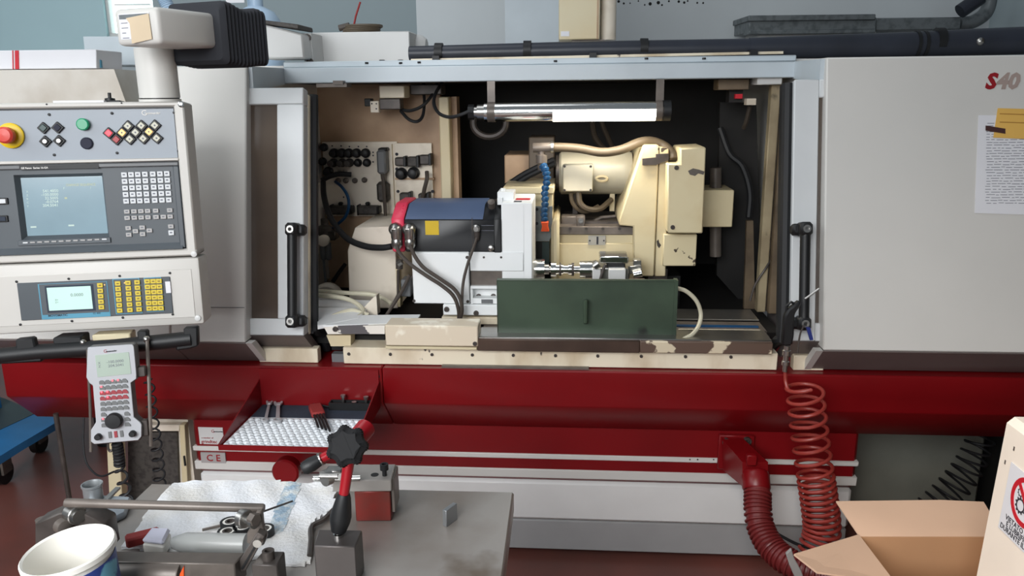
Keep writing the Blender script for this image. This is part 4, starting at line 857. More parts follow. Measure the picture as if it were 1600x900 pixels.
def ktext(s, px, py, h, m, par=None, **kw):
    a, b = kq(px, py, ct); return text('screen_text', s, K, a, b, ct, h, m, par or sur, depth=0.0001, **kw)
for i, s in enumerate(('541.4850', '-100.0000', '32.5005', '-0.0764', '204.5041')):
    ktext(s, 91.5, 300 + i * 5.6, 0.0098, m_crttext, align='RIGHT', sx=1.0, bold=0.0001)
for i, s in enumerate('XZBCY'): ktext(s, 41 + i * 0.3, 301 + i * 5.7, 0.007, m_crttext)
ktext('CHANGE SEQUENCE', 103, 291, 0.0082, m_crtyel, sx=0.9); ktext('F', 99, 296, 0.008, m_crttext); ktext('/', 141, 295, 0.008, m_crttext); ktext('=', 101, 312, 0.011, m_crtyel, bold=0.0004)
obj('screen_key_mark', G().box(K, *sorted((kq(48, 356, ct)[0], kq(57, 356, ct)[0])), kq(50, 356, ct)[1], kq(50, 353.5, ct)[1], ct, ct + 0.0003), m_crttext, sur)
obj('screen_key_mark', G().box(K, *sorted((kq(107, 353, ct)[0], kq(116, 353, ct)[0])), kq(110, 353.5, ct)[1], kq(110, 351, ct)[1], ct, ct + 0.0003), m_crttext, sur)
a, b = kq(33, 263.5, -0.003); lblp = obj('maker_strip', G().box(K, a - 0.004, kq(154, 258, -0.003)[0], b - 0.003, b + 0.0075, -0.004, -0.0028), m_black, bz)
text('lettering', 'GE Fanuc  Series 16-GA', K, a, b - 0.001, -0.0024, 0.0062, m_white, lblp, bold=0.0002, depth=0.0002)
# soft keys under the screen
skb = obj('soft_key_bar', G().box(K, kq(29, 380, cw)[0], kq(174, 380, cw)[0], kq(100, 381.5, cw)[1], kq(100, 373, cw)[1], cw, cw + 0.004, 0.001), m_dgrey2, cpn)
for i in range(12):
    x = 40 + i * 11.2; y = 379.2 - i * 0.5; a, b = kq(x, y, cw + 0.004)
    obj('soft_key', G().box(K, a - 0.0055, a + 0.0055, b - 0.0016, b + 0.0016, cw + 0.004, cw + 0.0058), m_key if i in (0, 11) else m_key2, skb)
# left edge buttons
for y, m in ((314.5, m_key), (342, m_mat_blue)):
    a, b = kq(-2, y, cw); q = obj('square_button', G().box(K, a - 0.022, a + 0.022, b - 0.008, b + 0.008, cw, cw + 0.004, 0.001), m_black, cpn)
    obj('cap', G().box(K, a - 0.018, a + 0.018, b - 0.0055, b + 0.0055, cw + 0.004, cw + 0.006, 0.001), m, q)
# keyboard
def key_mesh(nm, w, h, m): 
    return mesh(nm, G().box(LF, -w, w, -h, h, 0, 0.004, 0.0007).box(LF, -w * 0.5, w * 0.35, -h * 0.15, h * 0.35, 0.004, 0.0042, 0, 1), [m, m_inklt])
k1 = key_mesh('key', 0.0067, 0.0063, m_key); k2 = key_mesh('key', 0.0067, 0.0052, m_key2)
kp = lambda x, y: (x * 0.3, 150 + y * 0.3)
for r in range(5):
    for c, x in enumerate((649, 685, 720, 757, 798, 835, 871)):
        px, py = kp(x + r * 2.6, 411 - c * 1.1 + r * 34.2); kinst('key', k1, cpn, px, py, cw)
for r in range(2):
    for c, x in enumerate((663, 700, 736, 771, 813, 851, 886)):
        if r == 0 and c == 5: continue
        px, py = kp(x + r * 2, 602 - c * 1.2 + r * 33); kinst('key', k2, cpn, px, py, cw)
for x, y in ((670, 688), (673, 722), (708, 704), (743, 685), (745, 719), (780, 700), (892, 679)): kinst('key', k2, cpn, *kp(x, y), cw)
kinst('key', k1, cpn, *kp(894, 712), cw)
# gauge controller in the lower box
cl = 0.0056
gq = lambda x, y, c=cl: kq(x, y, c)
q0, q1 = gq(27, 444), gq(271, 489)
gpl = obj('gauge_plate', G().box(K, q0[0], q1[0], gq(150, 495)[1], gq(150, 437)[1], cl, cl + 0.003, 0.001), m_dgrey, cpn)
c2 = cl + 0.0032
def rect(name, x0, y0, x1, y1, d, m, par, c=c2, yc0=None):
    a0, b1 = kq((x0), y0, c); a1, b0 = kq(x1, y1, c); return obj(name, G().box(K, a0, a1, b0, b1, c - 0.001, c + d), m, par)
fm = rect('gauge_module', 59, 444, 173, 494, 0.0006, m_cyan, gpl); rect('module_face', 61, 444.5, 171, 487, 0.0012, m_dgrey2, gpl)
rect('lcd_rim', 70, 447, 150, 485, 0.002, m_mat_blue, gpl)
lc_ = rect('lcd', 73.5, 449.5, 146, 482, 0.0032, m_lcd2, gpl)
a, b = kq(117, 463, c2 + 0.0033); text('lcd_text', '0.0000', K, a - 0.01, b, c2 + 0.0033, 0.011, m_inklt, lc_, depth=0.0001)
a, b = kq(86, 470, c2 + 0.0033); text('lcd_text', 'X+\nZ+', K, a, b, c2 + 0.0033, 0.006, m_inklt, lc_, depth=0.0001)
a, b = kq(76, 498, c2); text('lettering', 'MOVOMATIC', K, a, b + 0.005, c2 + 0.0008, 0.0075, m_ink, gpl, bold=0.0002, depth=0.0001); text('lettering', 'ES 400', K, a + 0.105, b + 0.006, c2 + 0.0008, 0.0065, m_ink, gpl, depth=0.0001)
rect('key_field_rim', 175.5, 436, 223, 489, 0.0006, m_cyan, gpl); rect('key_field', 177, 437, 221.5, 488, 0.0012, m_dgrey, gpl)
rect('key_field_rim', 224.5, 434, 256.5, 486, 0.0006, m_cyan, gpl); rect('key_field', 226, 435, 255, 485, 0.0012, m_dgrey, gpl)
yk = mesh('key', G().box(LF, -0.0066, 0.0066, -0.0056, 0.0056, 0, 0.003, 0.0007).box(LF, -0.003, 0.003, -0.0015, 0.0018, 0.003, 0.0032, 0, 1), [m_ywkey, mat('key_print', (140, 118, 40), 0.5)])
z8 = lambda x, y: (20 + x * 0.1875, 420 + y * 0.1875)
for r in range(5): kinst('yellow_key', yk, gpl, *z8(729 + r * 3, 137 + r * 45.5), c2 + 0.0012)
for r in range(6):
    for c, x in enumerate((877, 962, 1038)): kinst('yellow_key', yk, gpl, *z8(x + r * 3.4, 122 - c * 5 + r * 45), c2 + 0.0012)
    for c, x in enumerate((1122, 1172, 1220)): kinst('yellow_key', yk, gpl, *z8(x + r * 3.4, 105 - c * 1.5 + r * 45), c2 + 0.0012, 1.02)
for x, y in ((765, 134), (931, 118)): kinst('led', mesh('led', G().ball((0, 0, 0), 0.0018, 8), m_lampamb), gpl, *z8(x, y), c2 + 0.001)
rect('rating_sticker', 258, 440, 267.5, 457.5, 0.001, m_paper, gpl)
for x, y in ((26, 440), (107.5, 435.5), (187, 431), (265.5, 426.5), (32, 507 - 0), (112.5, 501.5), (192, 496), (270, 491)): kinst('screw', ks, lf, x, y, 0.0056, 0.9)
# bottle-shaped clutter on top: small black lever
lv = thing('locking_lever', 'small black locking lever on top of the control cabinet', 'lever', K.p(kq(170, 157)[0], bTp, -0.05))
a = kq(172, 157, -0.05)[0]
obj('lever_base', G().box(K, a - 0.02, a + 0.03, bTp, bTp + 0.006, -0.07, -0.03, 0.002), m_black, lv); obj('lever_hub', G().lathe(K.p(a, bTp + 0.006, -0.05), K.b, [(0.012, 0), (0.012, 0.006), (0.004, 0.008), (0.004, 0.02)], 14), m_black, lv)
ppr = obj('loose_papers', G().box(K, kq(80, 158)[0], kq(160, 158)[0], bTp + 0.0005, bTp + 0.005, -0.12, -0.01), m_paper, None, 'thin sheaf of papers lying on top of the control cabinet', 'papers')
# carrying bar under the panel
hb = thing('panel_grab_bar', 'thick black grab bar under the control cabinet', 'grab bar', K.p(kq(150, 560)[0], kq(150, 560)[1], 0.02))
ch = 0.03
def kp3(px, py, c=ch): return K.pt(px, py, c)
obj('bar', G().tube([kp3(-90, 562), kp3(0, 556), kp3(60, 550), kp3(180, 542), kp3(300, 529)], 0.0195, 14), m_black, hb)
def strut(pix, c0, c1): obj('strut', G().pprism(K, pix, c0, c1, 0, 0.004), m_black, hb)
strut([(30, 527), (58, 524), (62, 540), (72, 549), (72, 562), (0, 566), (0, 556), (22, 548), (31, 540)], ch - 0.012, ch + 0.012)
strut([(290, 509), (312, 507), (313, 538), (300, 542), (278, 545), (278, 534), (290, 528)], ch - 0.012, ch + 0.012)
strut([(218, 514), (234, 513), (236, 540), (220, 541)], ch - 0.012, ch + 0.012)
obj('clamp_block', G().pbox(K, 97, 520, 142, 535, -0.03, ch, 0.003), m_black, hb)
obj('middle_bracket', G().pbox(K, 154, 517, 215, 543, -0.05, 0.0, 0.003), m_cream2, hb)
# ================================================================== HAND UNIT
hb_, ht = math.radians(14), math.radians(8)
HA0 = V((math.cos(hb_), math.sin(hb_), 0)); HN0 = V((math.sin(hb_), -math.cos(hb_), 0)); HB0 = V((0, 0, 1)) * math.cos(ht) - HN0 * math.sin(ht); HC = HA0.cross(HB0)
HO = CP + ray(175, 610) * (1.79 / ray(175, 610).y)
H0 = Frame(HO, HA0, HB0, HC)
d = (H0.pt(209, 538) - H0.pt(139, 543)).normalized(); d2 = (H0.pt(216, 682) - H0.pt(146, 692)).normalized(); HA = ((d + d2) / 2).normalized()
H = Frame(HO, HA, HC.cross(HA), HC)
hu = thing('hand_control_unit', 'grey white handheld control unit with small display, red keys and black dial', 'hand control', H.pt(180, 695, -0.02))
outl = [(137, 543), (206, 538), (209, 541), (213, 585), (213, 592), (204, 598), (209, 652), (219, 660), (221, 664), (221, 682), (216, 688), (147, 694), (142, 690), (142, 672), (150, 660), (145, 602), (140, 599), (135, 590)]
obj('grip_housing', G().pprism(H, [((x - 178) * 1.03 + 178.5, (y - 615) * 1.012 + 615.5) for x, y in outl], -0.004, -0.045, 0, 0.004), m_grey, hu)
body = obj('face_plate', G().pprism(H, outl, 0.0, -0.005, 0, 0.001), m_handset, hu)
def hrect(name, x0, y0, x1, y1, d, m, par, c=0.0):
    a0, b1 = H.hit(x0, y0, c); a1, b0 = H.hit(x1, y1, c); return obj(name, G().box(H, a0, a1, b0, b1, c, c + d, 0.0004), m, par)
hq = lambda x, y: (120 + x / 4.5, 520 + y / 4.5)
hl = hrect('display', *hq(128, 158), *hq(384, 288), 0.001, m_lcd, hu)
a, b = H.hit(*hq(222, 215), 0.001); text('lcd_text', 'X\nZ', H, H.hit(*hq(150, 215), 0)[0], b, 0.0012, 0.008, m_inklt, hl, depth=0.0001)
text('lcd_text', '-100.0000\n 204.5041', H, a - 0.004, b, 0.0012, 0.0095, m_inklt, hl, depth=0.0001)
a, b = H.hit(*hq(188, 138), 0); text('logo', 'G', H, a, b - 0.001, 0.0003, 0.011, m_inkred, body); text('logo', 'iammonder', H, a + 0.006, b, 0.0003, 0.005, m_ink, body, bold=0.0002)
hk = lambda m, nm: mesh(nm, G().prism(LF, [(-0.006, -0.004), (0.006, -0.0055), (0.0062, -0.001), (0.002, 0.0045), (-0.003, 0.005), (-0.006, 0.003)], 0, 0.0025), m)
kg, kr = hk(m_kgrey, 'key'), hk(m_kred, 'key')
hled = mesh('led', G().ball((0, 0, 0.002), 0.0024, 8), m_led)
lit = {(0, 2), (0, 3), (1, 0), (2, 0), (2, 1), (3, 1), (7, 0)}
def hinst(nm, me, x, y, par=None):
    a, b = H.hit(x, y, 0.0); return inst(nm, me, par or hu, H.mat(a, b, 0.0))
for r in range(9):
    for c in range(5):
        if r >= 6 and c in (1, 2, 3): continue
        x, y = hq(178 + c * 40 + r * 2.0, 348 - c * 3.2 + r * 37.6)
        if r >= 6: x, y = hq(178 + c * 41 + r * 2.0, 348 - c * 1.6 + r * 37.6)
        k = hinst('key', kr if r in (2, 3) else kg, x, y)
        if (r, c) in lit: hinst('led', hled, x - 1.4, y - 1.6, k)
a, b = H.hit(*hq(266, 612), 0); obj('dial', G().lathe(H.p(a, b, 0), H.c, [(0.0185, 0), (0.0185, 0.016), (0.0165, 0.019), (0.004, 0.0195)], 26), m_black, hu)
for x, y in ((154, 727), (395, 705)):
    a, b = H.hit(*hq(x, y), 0); obj('knob', G().lathe(H.p(a, b, 0), H.c, [(0.0075, 0), (0.0075, 0.012), (0.006, 0.014)], 16), m_black, hu)
for x, y, m in ((234, 718, m_kgrey), (275, 714, m_kred), (316, 710, m_kgrey)): hrect('switch', *hq(x - 14, y - 22), *hq(x + 14, y + 20), 0.002, m, hu)
hh = thing('hand_unit_hanger', 'two thin steel rods with hooks holding the handheld unit on the black bar', 'hanger', H.pt(180, 700, -0.03))
obj('hanger_rod', G().tube([H.pt(137, 546, -0.02), H.pt(141, 640, -0.02), H.pt(142, 700, -0.02), H.pt(142, 706, -0.02)], 0.0035), m_dsteel, hh)
obj('hanger_rod', G().tube([K.pt(227, 527, 0.05), K.pt(230, 534, 0.06), H.pt(233, 600, -0.02), H.pt(236, 697, -0.02)], 0.0045), m_dsteel, hh)
obj('rod_clip', G().ball(K.pt(229, 530, 0.055), 0.009, 10), m_steel, hh); obj('rod_clip', G().ball(K.pt(130, 535, 0.035), 0.008, 10), m_steel, hh)
obj('rod_bracket', G().pbox(H, 213, 572, 230, 586, -0.03, -0.012, 0.002), m_oxide, hh); obj('rod_bracket', G().pbox(H, 219, 655, 235, 678, -0.03, -0.012, 0.002), m_oxide, hh)
obj('bottom_hook', G().tube(smooth([H.pt(169, 692, -0.02), H.pt(169, 700, -0.02), H.pt(172, 705, -0.02), H.pt(176, 703, -0.02)], 4), 0.003), m_oxide, hh)
# spiral cords
c1 = thing('spiral_cord', 'black spiral cord hanging below the handheld unit', 'spiral cord', H.pt(190, 780, -0.03))
obj('cord_coil', G().tube(helix(smooth([H.pt(183, 692, -0.02), H.pt(186, 715, -0.03), H.pt(187, 728, -0.04)], 5), 0.010, 8, 12), 0.004, 6), m_rubber, c1)
obj('cord_tail', G().tube(helix(smooth([H.pt(187, 728, -0.04), H.pt(193, 755, -0.06), H.pt(199, 785, -0.08)], 5), 0.012, 3, 14, r2=0.014), 0.0035, 6), m_rubber, c1)
c2_ = obj('spiral_cord', G().tube(helix(smooth([mt(232, 590, -0.10), mt(240, 660, -0.08), mt(246, 710, -0.05), mt(250, 758, -0.02)], 6), 0.013, 10, 14, r2=0.018), 0.0032, 6), m_rubber, None, 'long stretched black spiral cord right of the hanger rod', 'spiral cord')
# ================================================================== SUPPORT ARM
ar = thing('support_arm', 'pale arm with round column, black bellows and control cabinet below it', 'support arm', K.p(kq(250, 157)[0], bTp, -0.1))
# arm head box (frame: front faces viewer left, long side recedes to the right)
AA = V((0.39, 0.92, 0)).normalized()
AO = CP + ray(247, 40) * (1.88 / ray(247, 40).y)
AFr = Frame(AO, AA, V((0, 0, 1)), AA.cross(V((0, 0, 1))))       # long side: right along arm, c out towards viewer
aE = 0.185; bA1 = AFr.hit(247, 10)[1]; bA0 = AFr.hit(247, 69)[1]
nL = -AFr.c
Wd = 0.135
head = obj('arm_head', G().box(AFr, 0, aE, bA0, bA1, -Wd, 0, 0.012, seg=3), m_white, ar)
EF = Frame(AFr.p(0, 0, -Wd), -nL, V((0, 0, 1)), -AA)
st = obj('rating_plate', G().box(EF, 0.018, Wd - 0.022, bA0 + 0.014, bA1 - 0.012, 0.0, 0.0012), m_paper, ar)
for k in range(4): obj('plate_line', G().box(EF, 0.024, 0.024 + (0.02 if k != 2 else 0.012), bA1 - 0.033 - k * 0.011, bA1 - 0.0315 - k * 0.011, 0.0012, 0.0016), m_inklt, st)
obj('plate_head', G().box(EF, 0.020, Wd - 0.026, bA1 - 0.024, bA1 - 0.014, 0.0012, 0.0016), m_galv, st)
tape = obj('masking_tape', G().prism(EF, [(0.042, bA1 - 0.022), (Wd - 0.022, bA1 - 0.015), (Wd - 0.020, bA0 + 0.012), (0.052, bA0 + 0.004), (0.052, bA1 - 0.034)], 0.0018, 0.003), m_manila, ar)
colp = K.p(kq(250, 150, -0.11)[0], bTp, -0.11); colz = AFr.p(0, bA0, 0).z + 0.004
# column
cr = 29.5 * 2.05 / FPX
pc = V((colp.x, colp.y, colp.z))
obj('column_base', G().lathe(pc, V((0, 0, 1)), [(cr * 1.04, -0.02), (cr * 1.04, 0.014)], 32), m_white, ar)
obj('column_gap', G().lathe(pc, V((0, 0, 1)), [(cr * 0.96, 0.013), (cr * 0.96, 0.017)], 32), m_black, ar)
obj('column', G().lathe(pc, V((0, 0, 1)), [(cr, 0.017), (cr, colz - pc.z)], 36), m_white, ar)
# bellows: soft ribbed black boot around the arm
NB = 13
bQ = CP + ray(350, 50) * (2.03 / ray(350, 50).y)
BF = Frame(bQ, AA, V((0, 0, 1)), AA.cross(V((0, 0, 1))))
bLen = 0.17; hz1 = BF.hit(350, 2)[1]; hz0 = BF.hit(350, 100)[1]; hwid = 0.185
rings = []
for i in range(NB * 2 + 1):
    t = i / (NB * 2); x = t * bLen; e = 0.0042 if i % 2 else 0.0
    if i == 0 or i == NB * 2: e = 0.010
    sg = 0.005 * math.sin(3.1 * t * math.pi)
    y0, y1, c0_, c1_ = hz0 + e - 0.004 * math.sin(math.pi * t) + sg * 0.4, hz1 - e - 0.012 * t + sg, -e, -hwid + e
    pts_ = []; rc_ = 0.014
    for cx, cy, a0_ in ((c0_ - rc_, y1 - rc_, 0), (c1_ + rc_, y1 - rc_, 90), (c1_ + rc_, y0 + rc_, 180), (c0_ - rc_, y0 + rc_, 270)):
        for s_ in range(4): an = math.radians(a0_ + s_ * 30); pts_.append(BF.p(x, cy + rc_ * math.sin(an), cx + rc_ * math.cos(an)))
    rings.append(pts_)
vv = [p for r in rings for p in r]; n = 16; fs_ = []
for i in range(len(rings) - 1):
    for k in range(n): fs_.append((i * n + k, i * n + (k + 1) % n, (i + 1) * n + (k + 1) % n, (i + 1) * n + k))
fs_.append(tuple(range(n))); fs_.append(tuple((len(rings) - 1) * n + k for k in range(n)))
obj('bellows', G().add(vv, fs_), m_bellow, ar)
# rear arm section behind the bellows and its mount
RW = 0.55
obj('rear_arm', G().pprism(M, [(405, 36), (472, 53), (476, 92), (408, 92)], 0.42, 0.55, 0, 0.006), m_white2, ar)
obj('rear_arm_cap', G().pprism(M, [(404, 30), (466, 38), (467, 46), (404, 36)], 0.40, 0.55, 0, 0.003), m_seatgrey, ar)
obj('pivot_plate', G().pprism(M, [(472, 52), (486, 52), (490, 97), (476, 97)], 0.50, 0.62), m_white2, ar)
for x, y in ((481, 59), (485, 97)):
    a, b = MF.hit(x, y, -0.499); inst('pivot_bolt', scr, ar, MF.mat(a, b, -0.499, 2.4))
# ================================================================== TOP OF MACHINE + BACKGROUND
bx = thing('top_housing', 'plain white sheet metal housing with rounded end on top of the machine', 'housing', mt(565, 98, 0.7))
u0, z1 = M.hit(487, 51, 0.62); u1, z0 = M.hit(641, 99, 0.62)
obj('housing_body', G().box(M, u0, u1, z0, z1, 0.62, 0.95, 0.003), m_white2, bx)
rr_ = (z1 - z0) * 0.5
obj('rounded_end', G().lathe(M.p(u1, z0 + rr_, 0.78), MU, [(rr_ * 0.99, 0), (rr_ * 0.93, 0.018), (rr_ * 0.7, 0.034), (0.002, 0.042)], 24), m_white2, bx)
for x in (597, 626): 
    p = mt(x, 99, 0.61); obj('foot_bolt', G().cyl(p, p + MZ * 0.012, 0.010, n=8), m_black, bx)
cc = thing('cable_bundle', 'coiled brown cable with upright wire end on the white top housing', 'cable coil', mt(565, 50, 0.75))
zc_ = z1 + 0.01
def ringp(px, w, rx, rw, dz): 
    u = M.hit(px, 45, w)[0]; return [M.p(u + rx * math.cos(t), z1 + dz, w + rw * math.sin(t)) for t in [i * math.pi / 10 for i in range(20)]]
for k in range(4): obj('cable_loop', G().tube(ringp(563 + k * 2, 0.75, 0.062 + 0.004 * (k % 2), 0.05, 0.008 + 0.007 * k), 0.006, 6, closed=True), m_hosebrown, cc)
obj('plug', G().cyl(mt(530, 44, .74), mt(546, 40, .74), 0.012, n=10), m_cable, cc)
obj('wire_end', G().tube([mt(552, 44, .74), mt(556, 25, .74), mt(563, 3, .74)], 0.004, 6), m_rubred, cc)
tr = thing('black_pipe', 'long black pipe running along the top of the machine', 'pipe', mt(1200, 80, 0.6))
PW = 0.62
def pz(px, py): return mt(px, py, PW)
obj('pipe_run', G().tube([pz(640, 84), pz(900, 78.5), pz(1175, 75)], [0.026, 0.030, 0.032], 16), m_pipe, tr)
obj('pipe_bend', G().tube([pz(1170, 75), pz(1290, 73), pz(1430, 70), pz(1520, 66), pz(1640, 62), pz(2250, 38)], [0.034, 0.040, 0.043, 0.044, 0.046, 0.046], 16), m_pipe, tr)
for x, y in ((680, 77), (818, 73.5), (1000, 70), (1460, 60)): obj('pipe_band', G().cyl(pz(x, y + 5), pz(x + 12, y + 5), 0.033 if x < 1200 else 0.046, n=16), m_black, tr)
for x in (1428, 1440): obj('pipe_collar', G().cyl(pz(x, 70), pz(x + 5, 70), 0.046, n=18), m_black, tr)
obj('hose_clip', G().ball(pz(1522, 66) - MW * 0.04, 0.014, 10), m_steel, tr)
strip = obj('rubber_strip', G().pprism(M, [(642, 96), (1224, 84), (1224, 80), (642, 92)], 0.56, 0.60), m_sill, None, 'cream edge strip beneath the long black pipe', 'strip')
for x, y in ((680, 91), (926, 86), (1180, 82)): pass
for x, y in ((680, 91), (926, 86.5), (1178, 82)): obj('strip_clamp', G().pbox(M, x - 5, y - 4, x + 6, y + 6, 0.54, 0.60), m_black, strip)
# cream box hanging + white board behind
wb_ = obj('white_board_panel', G().box(WF, wy(789, 30, 4.2).x, wy(873, 30, 4.2).x, 0.2, 3.4, 4.2, 4.5), m_rail, None, 'tall white cabinet edge standing before the back wall', 'cabinet')
eb = thing('electrical_box', 'cream electrical box with rusty pipe above the long black pipe', 'electrical box', mt(905, 64, 0.9))
e0, ez = M.hit(873, 62, 0.85); e1 = M.hit(937, 62, 0.85)[0]
obj('box_body', G().box(M, e0, e1, ez, ez + 0.4, 0.85, 1.0, 0.003), m_cream2, eb); obj('rust_seam', G().box(M, e1 - 0.012, e1 - 0.006, ez, ez + 0.4, 0.848, 0.85), m_tan, eb)
obj('box_pipe', G().cyl(M.p(M.hit(950, 62, 0.9)[0], ez, 0.92), M.p(M.hit(950, 62, 0.9)[0], ez + 0.4, 0.92), 12 * 3.2 / FPX, n=18), m_plate, eb)
obj('box_foot', G().box(M, e0 + 0.05, e1 + 0.02, z2 - 0.02, ez, 0.88, 0.98), m_dsteel, eb)
bb = obj('box_label', G().box(M, e0 + 0.008, e0 + 0.04, ez + 0.012, ez + 0.03, 0.848, 0.85), m_paper, eb)
ct_ = thing('cable_trunking', 'galvanised cable trunking with curved elbow on the far wall', 'cable trunking', wy(1300, 50, 4.6))
TY = 4.6
def tbox(nm, x0, y0, x1, y1, d0, d1, m, bev=0.004):
    p0, p1 = wy(x0, y0, d0), wy(x1, y1, d0); return obj(nm, G().box(WF, p0.x, p1.x, p1.z, p0.z, d0, d1, bev), m, ct_)
tbox('trunking_run', 1171, 29, 1368, 49, TY, TY + 0.3, m_galv); tbox('trunking_lid', 1170, 24, 1368, 31, TY - 0.02, TY + 0.3, m_galv)
tbox('trunking_run', 1370, 28, 1500, 46, TY + 0.02, TY + 0.3, m_galv); tbox('trunking_lip', 1171, 47, 1368, 52, TY - 0.015, TY + 0.1, m_galv)
tbox('white_duct', 1185, 50, 1368, 66, TY + 0.05, TY + 0.3, m_white2)
el = smooth([wy(1498, 37, TY + 0.1), wy(1520, 34, TY + 0.1), wy(1540, 20, TY + 0.1), wy(1547, -2, TY + 0.1), wy(1549, -30, TY + 0.1)], 6)
obj('elbow', G().tube(el, 0.038, 12), m_galv, ct_)
obj('black_pipe_end', G().cyl(wy(1500, 18, TY), wy(1532, -4, TY), 0.04, n=14), m_pipe, ct_)
# plaster damage on the far wall: small dark chips
ws = bpy.data.objects['wall_far']
for k in range(14):
    px = 968 + k * 10 + random.uniform(-4, 4); p = wy(px, 4 + random.uniform(-3, 5), yb + 0.349)
    obj('plaster_chip', G().lathe(p, (0, -1, 0), [(random.uniform(0.004, 0.011), 0), (0.003, 0.002)], 6), m_dark, ws)
# pale blue jug behind the bellows, corrugated hose at the window
jg = thing('plastic_jug', 'pale blue plastic jug behind the black bellows', 'jug', mt(395, 60, 0.9))
zj = mt(395, 60, 0.9).z; pj = mt(400, 20, 0.9)
obj('jug_body', G().lathe(V((pj.x, pj.y, z2)), (0, 0, 1), [(0.09, 0), (0.095, 0.02), (0.095, 0.14), (0.09, 0.18), (0.07, 0.21), (0.03, 0.23), (0.03, 0.27)], 28), m_paleblue, jg)
obj('jug_label', G().pbox(M, 352, -8, 382, 4, 0.80, 0.803), m_paper, jg)
ch_ = obj('corrugated_duct', G().tube(smooth([wy(252, -12, 3.6), wy(257, 0, 3.6), wy(262, 10, 3.6), wy(270, 26, 3.6)], 8), [0.026 + 0.003 * (i % 2) for i in range(25)], 12), m_paleblue, None, 'short pale corrugated duct in front of the bright window', 'duct')
# far left background: hood, carton, white panels
hd = thing('beige_hood', 'beige sheet metal hood with slanted right edge behind the control cabinet', 'hood', wy(80, 160, 2.6))
HF = Frame(wy(80, 140, 2.55), (1, 0, 0), (0, 0, 1), (0, 1, 0))
obj('hood_shell', G().pprism(HF, [(-80, 110), (178, 108), (196, 158), (196, 250), (-80, 250)], 0.0, 0.22), m_cremebox if False else mat('hood_beige', (208, 203, 194), 0.5, col2=(188, 180, 168), scale=5), hd)
wp = thing('white_side_panel', 'bluish white side panel between the hood and the round column', 'panel', wy(190, 160, 2.9))
HF2 = Frame(wy(80, 140, 2.95), (1, 0, 0), (0, 0, 1), (0, 1, 0))
obj('panel_sheet', G().pprism(HF2, [(130, 57), (235, 57), (235, 260), (150, 260)], 0.0, 0.1), m_rail, wp); obj('panel_fold', G().pprism(HF2, [(163, 101), (235, 101), (235, 103), (163, 103)], -0.01, 0.02), m_galv, wp)
obj('panel_knob', G().ball(HF2.pt(168, 100, -0.01), 0.02, 10), m_black, wp)
bxw = thing('white_carton', 'long white carton with a red stripe on top of the beige hood', 'carton', HF.pt(75, 108, 0.1))
obj('carton_body', G().pprism(HF, [(-80, 80), (150, 77), (151, 107), (-80, 109)], 0.03, 0.2, 0, 0.002), m_paper, bxw)
for x0, x1 in ((23, 29), (19, 20.5)): obj('red_stripe', G().pprism(HF, [(x0, 78.8), (x1, 78.8), (x1 + 0.5, 108), (x0 + 0.5, 108)], 0.028, 0.031), m_signred, bxw)
obj('open_end', G().pprism(HF, [(150.5, 79), (156, 80), (157, 106), (151, 107)], 0.06, 0.12), mat('carton_inside', (96, 92, 88), 0.8), bxw)
obj('teal_sleeve', G().pprism(HF, [(152, 92), (157, 94), (158, 106), (152, 106)], 0.05, 0.06), m_cyan, bxw)
# papers on the right cabinet
pp = thing('instruction_sheet', 'white sheet of dense handwriting taped to the right cabinet', 'paper sheet', TF.pt(1590, 335, 0.002))
shp = [TF.hit(x, y, 0.0015) for x, y in ((1529, 180), (1660, 181), (1655, 337), (1523, 333))]
sheet = obj('sheet', G().prism(TF, shp, 0.0006, 0.0016), m_paper, pp)
a0, b1 = TF.hit(1541, 193, 0.002); a1, b0 = TF.hit(1640, 322, 0.002); g = G(); n = 30
for k in range(n):
    b = b1 + (b0 - b1) * k / n; x = a0 + random.uniform(0, 0.004)
    while x < a1:
        L_ = random.uniform(0.006, 0.025); dz = random.uniform(-0.0008, 0.0008); g.box(TF, x, x + L_, b + dz, b + dz + 0.0016, 0.0016, 0.0018); x += L_ + random.uniform(0.002, 0.006)
obj('handwriting', g, m_inklt, sheet, kind='stuff')
nt_ = thing('yellow_note', 'orange yellow note taped over the top of the handwritten sheet', 'note', TF.pt(1590, 215, 0.003))
note = obj('note_sheet', G().prism(TF, [TF.hit(x, y, 0.003) for x, y in ((1559, 169), (1670, 172), (1668, 220), (1552, 215))], 0.0024, 0.0036), m_note, nt_)
for y in (177, 190): obj('note_line', G().prism(TF, [TF.hit(x, yy, 0.0036) for x, yy in ((1562, y), (1640, y + 2.5), (1640, y + 4), (1562, y + 1.5))], 0.0036, 0.0039), mat('note_ink', (176, 128, 56), 0.7), note)
obj('brown_tape', G().prism(TF, [TF.hit(x, y, 0.0045) for x, y in ((1540, 196), (1571, 201), (1571, 209), (1540, 204))], 0.004, 0.0046), m_brown, note)
# ================================================================== TOOL TRAY
zf = zM(634, -0.006, 490)
ty = thing('tool_tray', 'red sheet metal tool tray fixed to the red ledge', 'tray', M.p(M.hit(480, 640, -0.1)[0], zf, -0.1))
uT0, uT1 = M.hit(409, 632, -0.006)[0], M.hit(594, 632, -0.006)[0]
wFr = mz(356, 700, zf)[2]
zbk = zM(577, -0.006, 490)
obj('tray_back', G().box(M, uT0, uT1, zf, zbk, -0.007, -0.003, 0.001), m_red, ty)
obj('tray_floor', G().box(M, uT0, uT1, zf - 0.003, zf, wFr, -0.007), m_red, ty)
obj('tray_lip', G().box(M, uT0, uT1, zf - 0.006, zf + 0.010, wFr - 0.003, wFr), m_red, ty)
for u in (uT0, uT1): obj('tray_side', G().prism(S, [(-0.007, zf), (-0.007, zbk - 0.035), (-0.02, zbk - 0.04), (wFr, zf + 0.01), (wFr, zf)], u - 0.0015, u + 0.0015), m_red, ty)
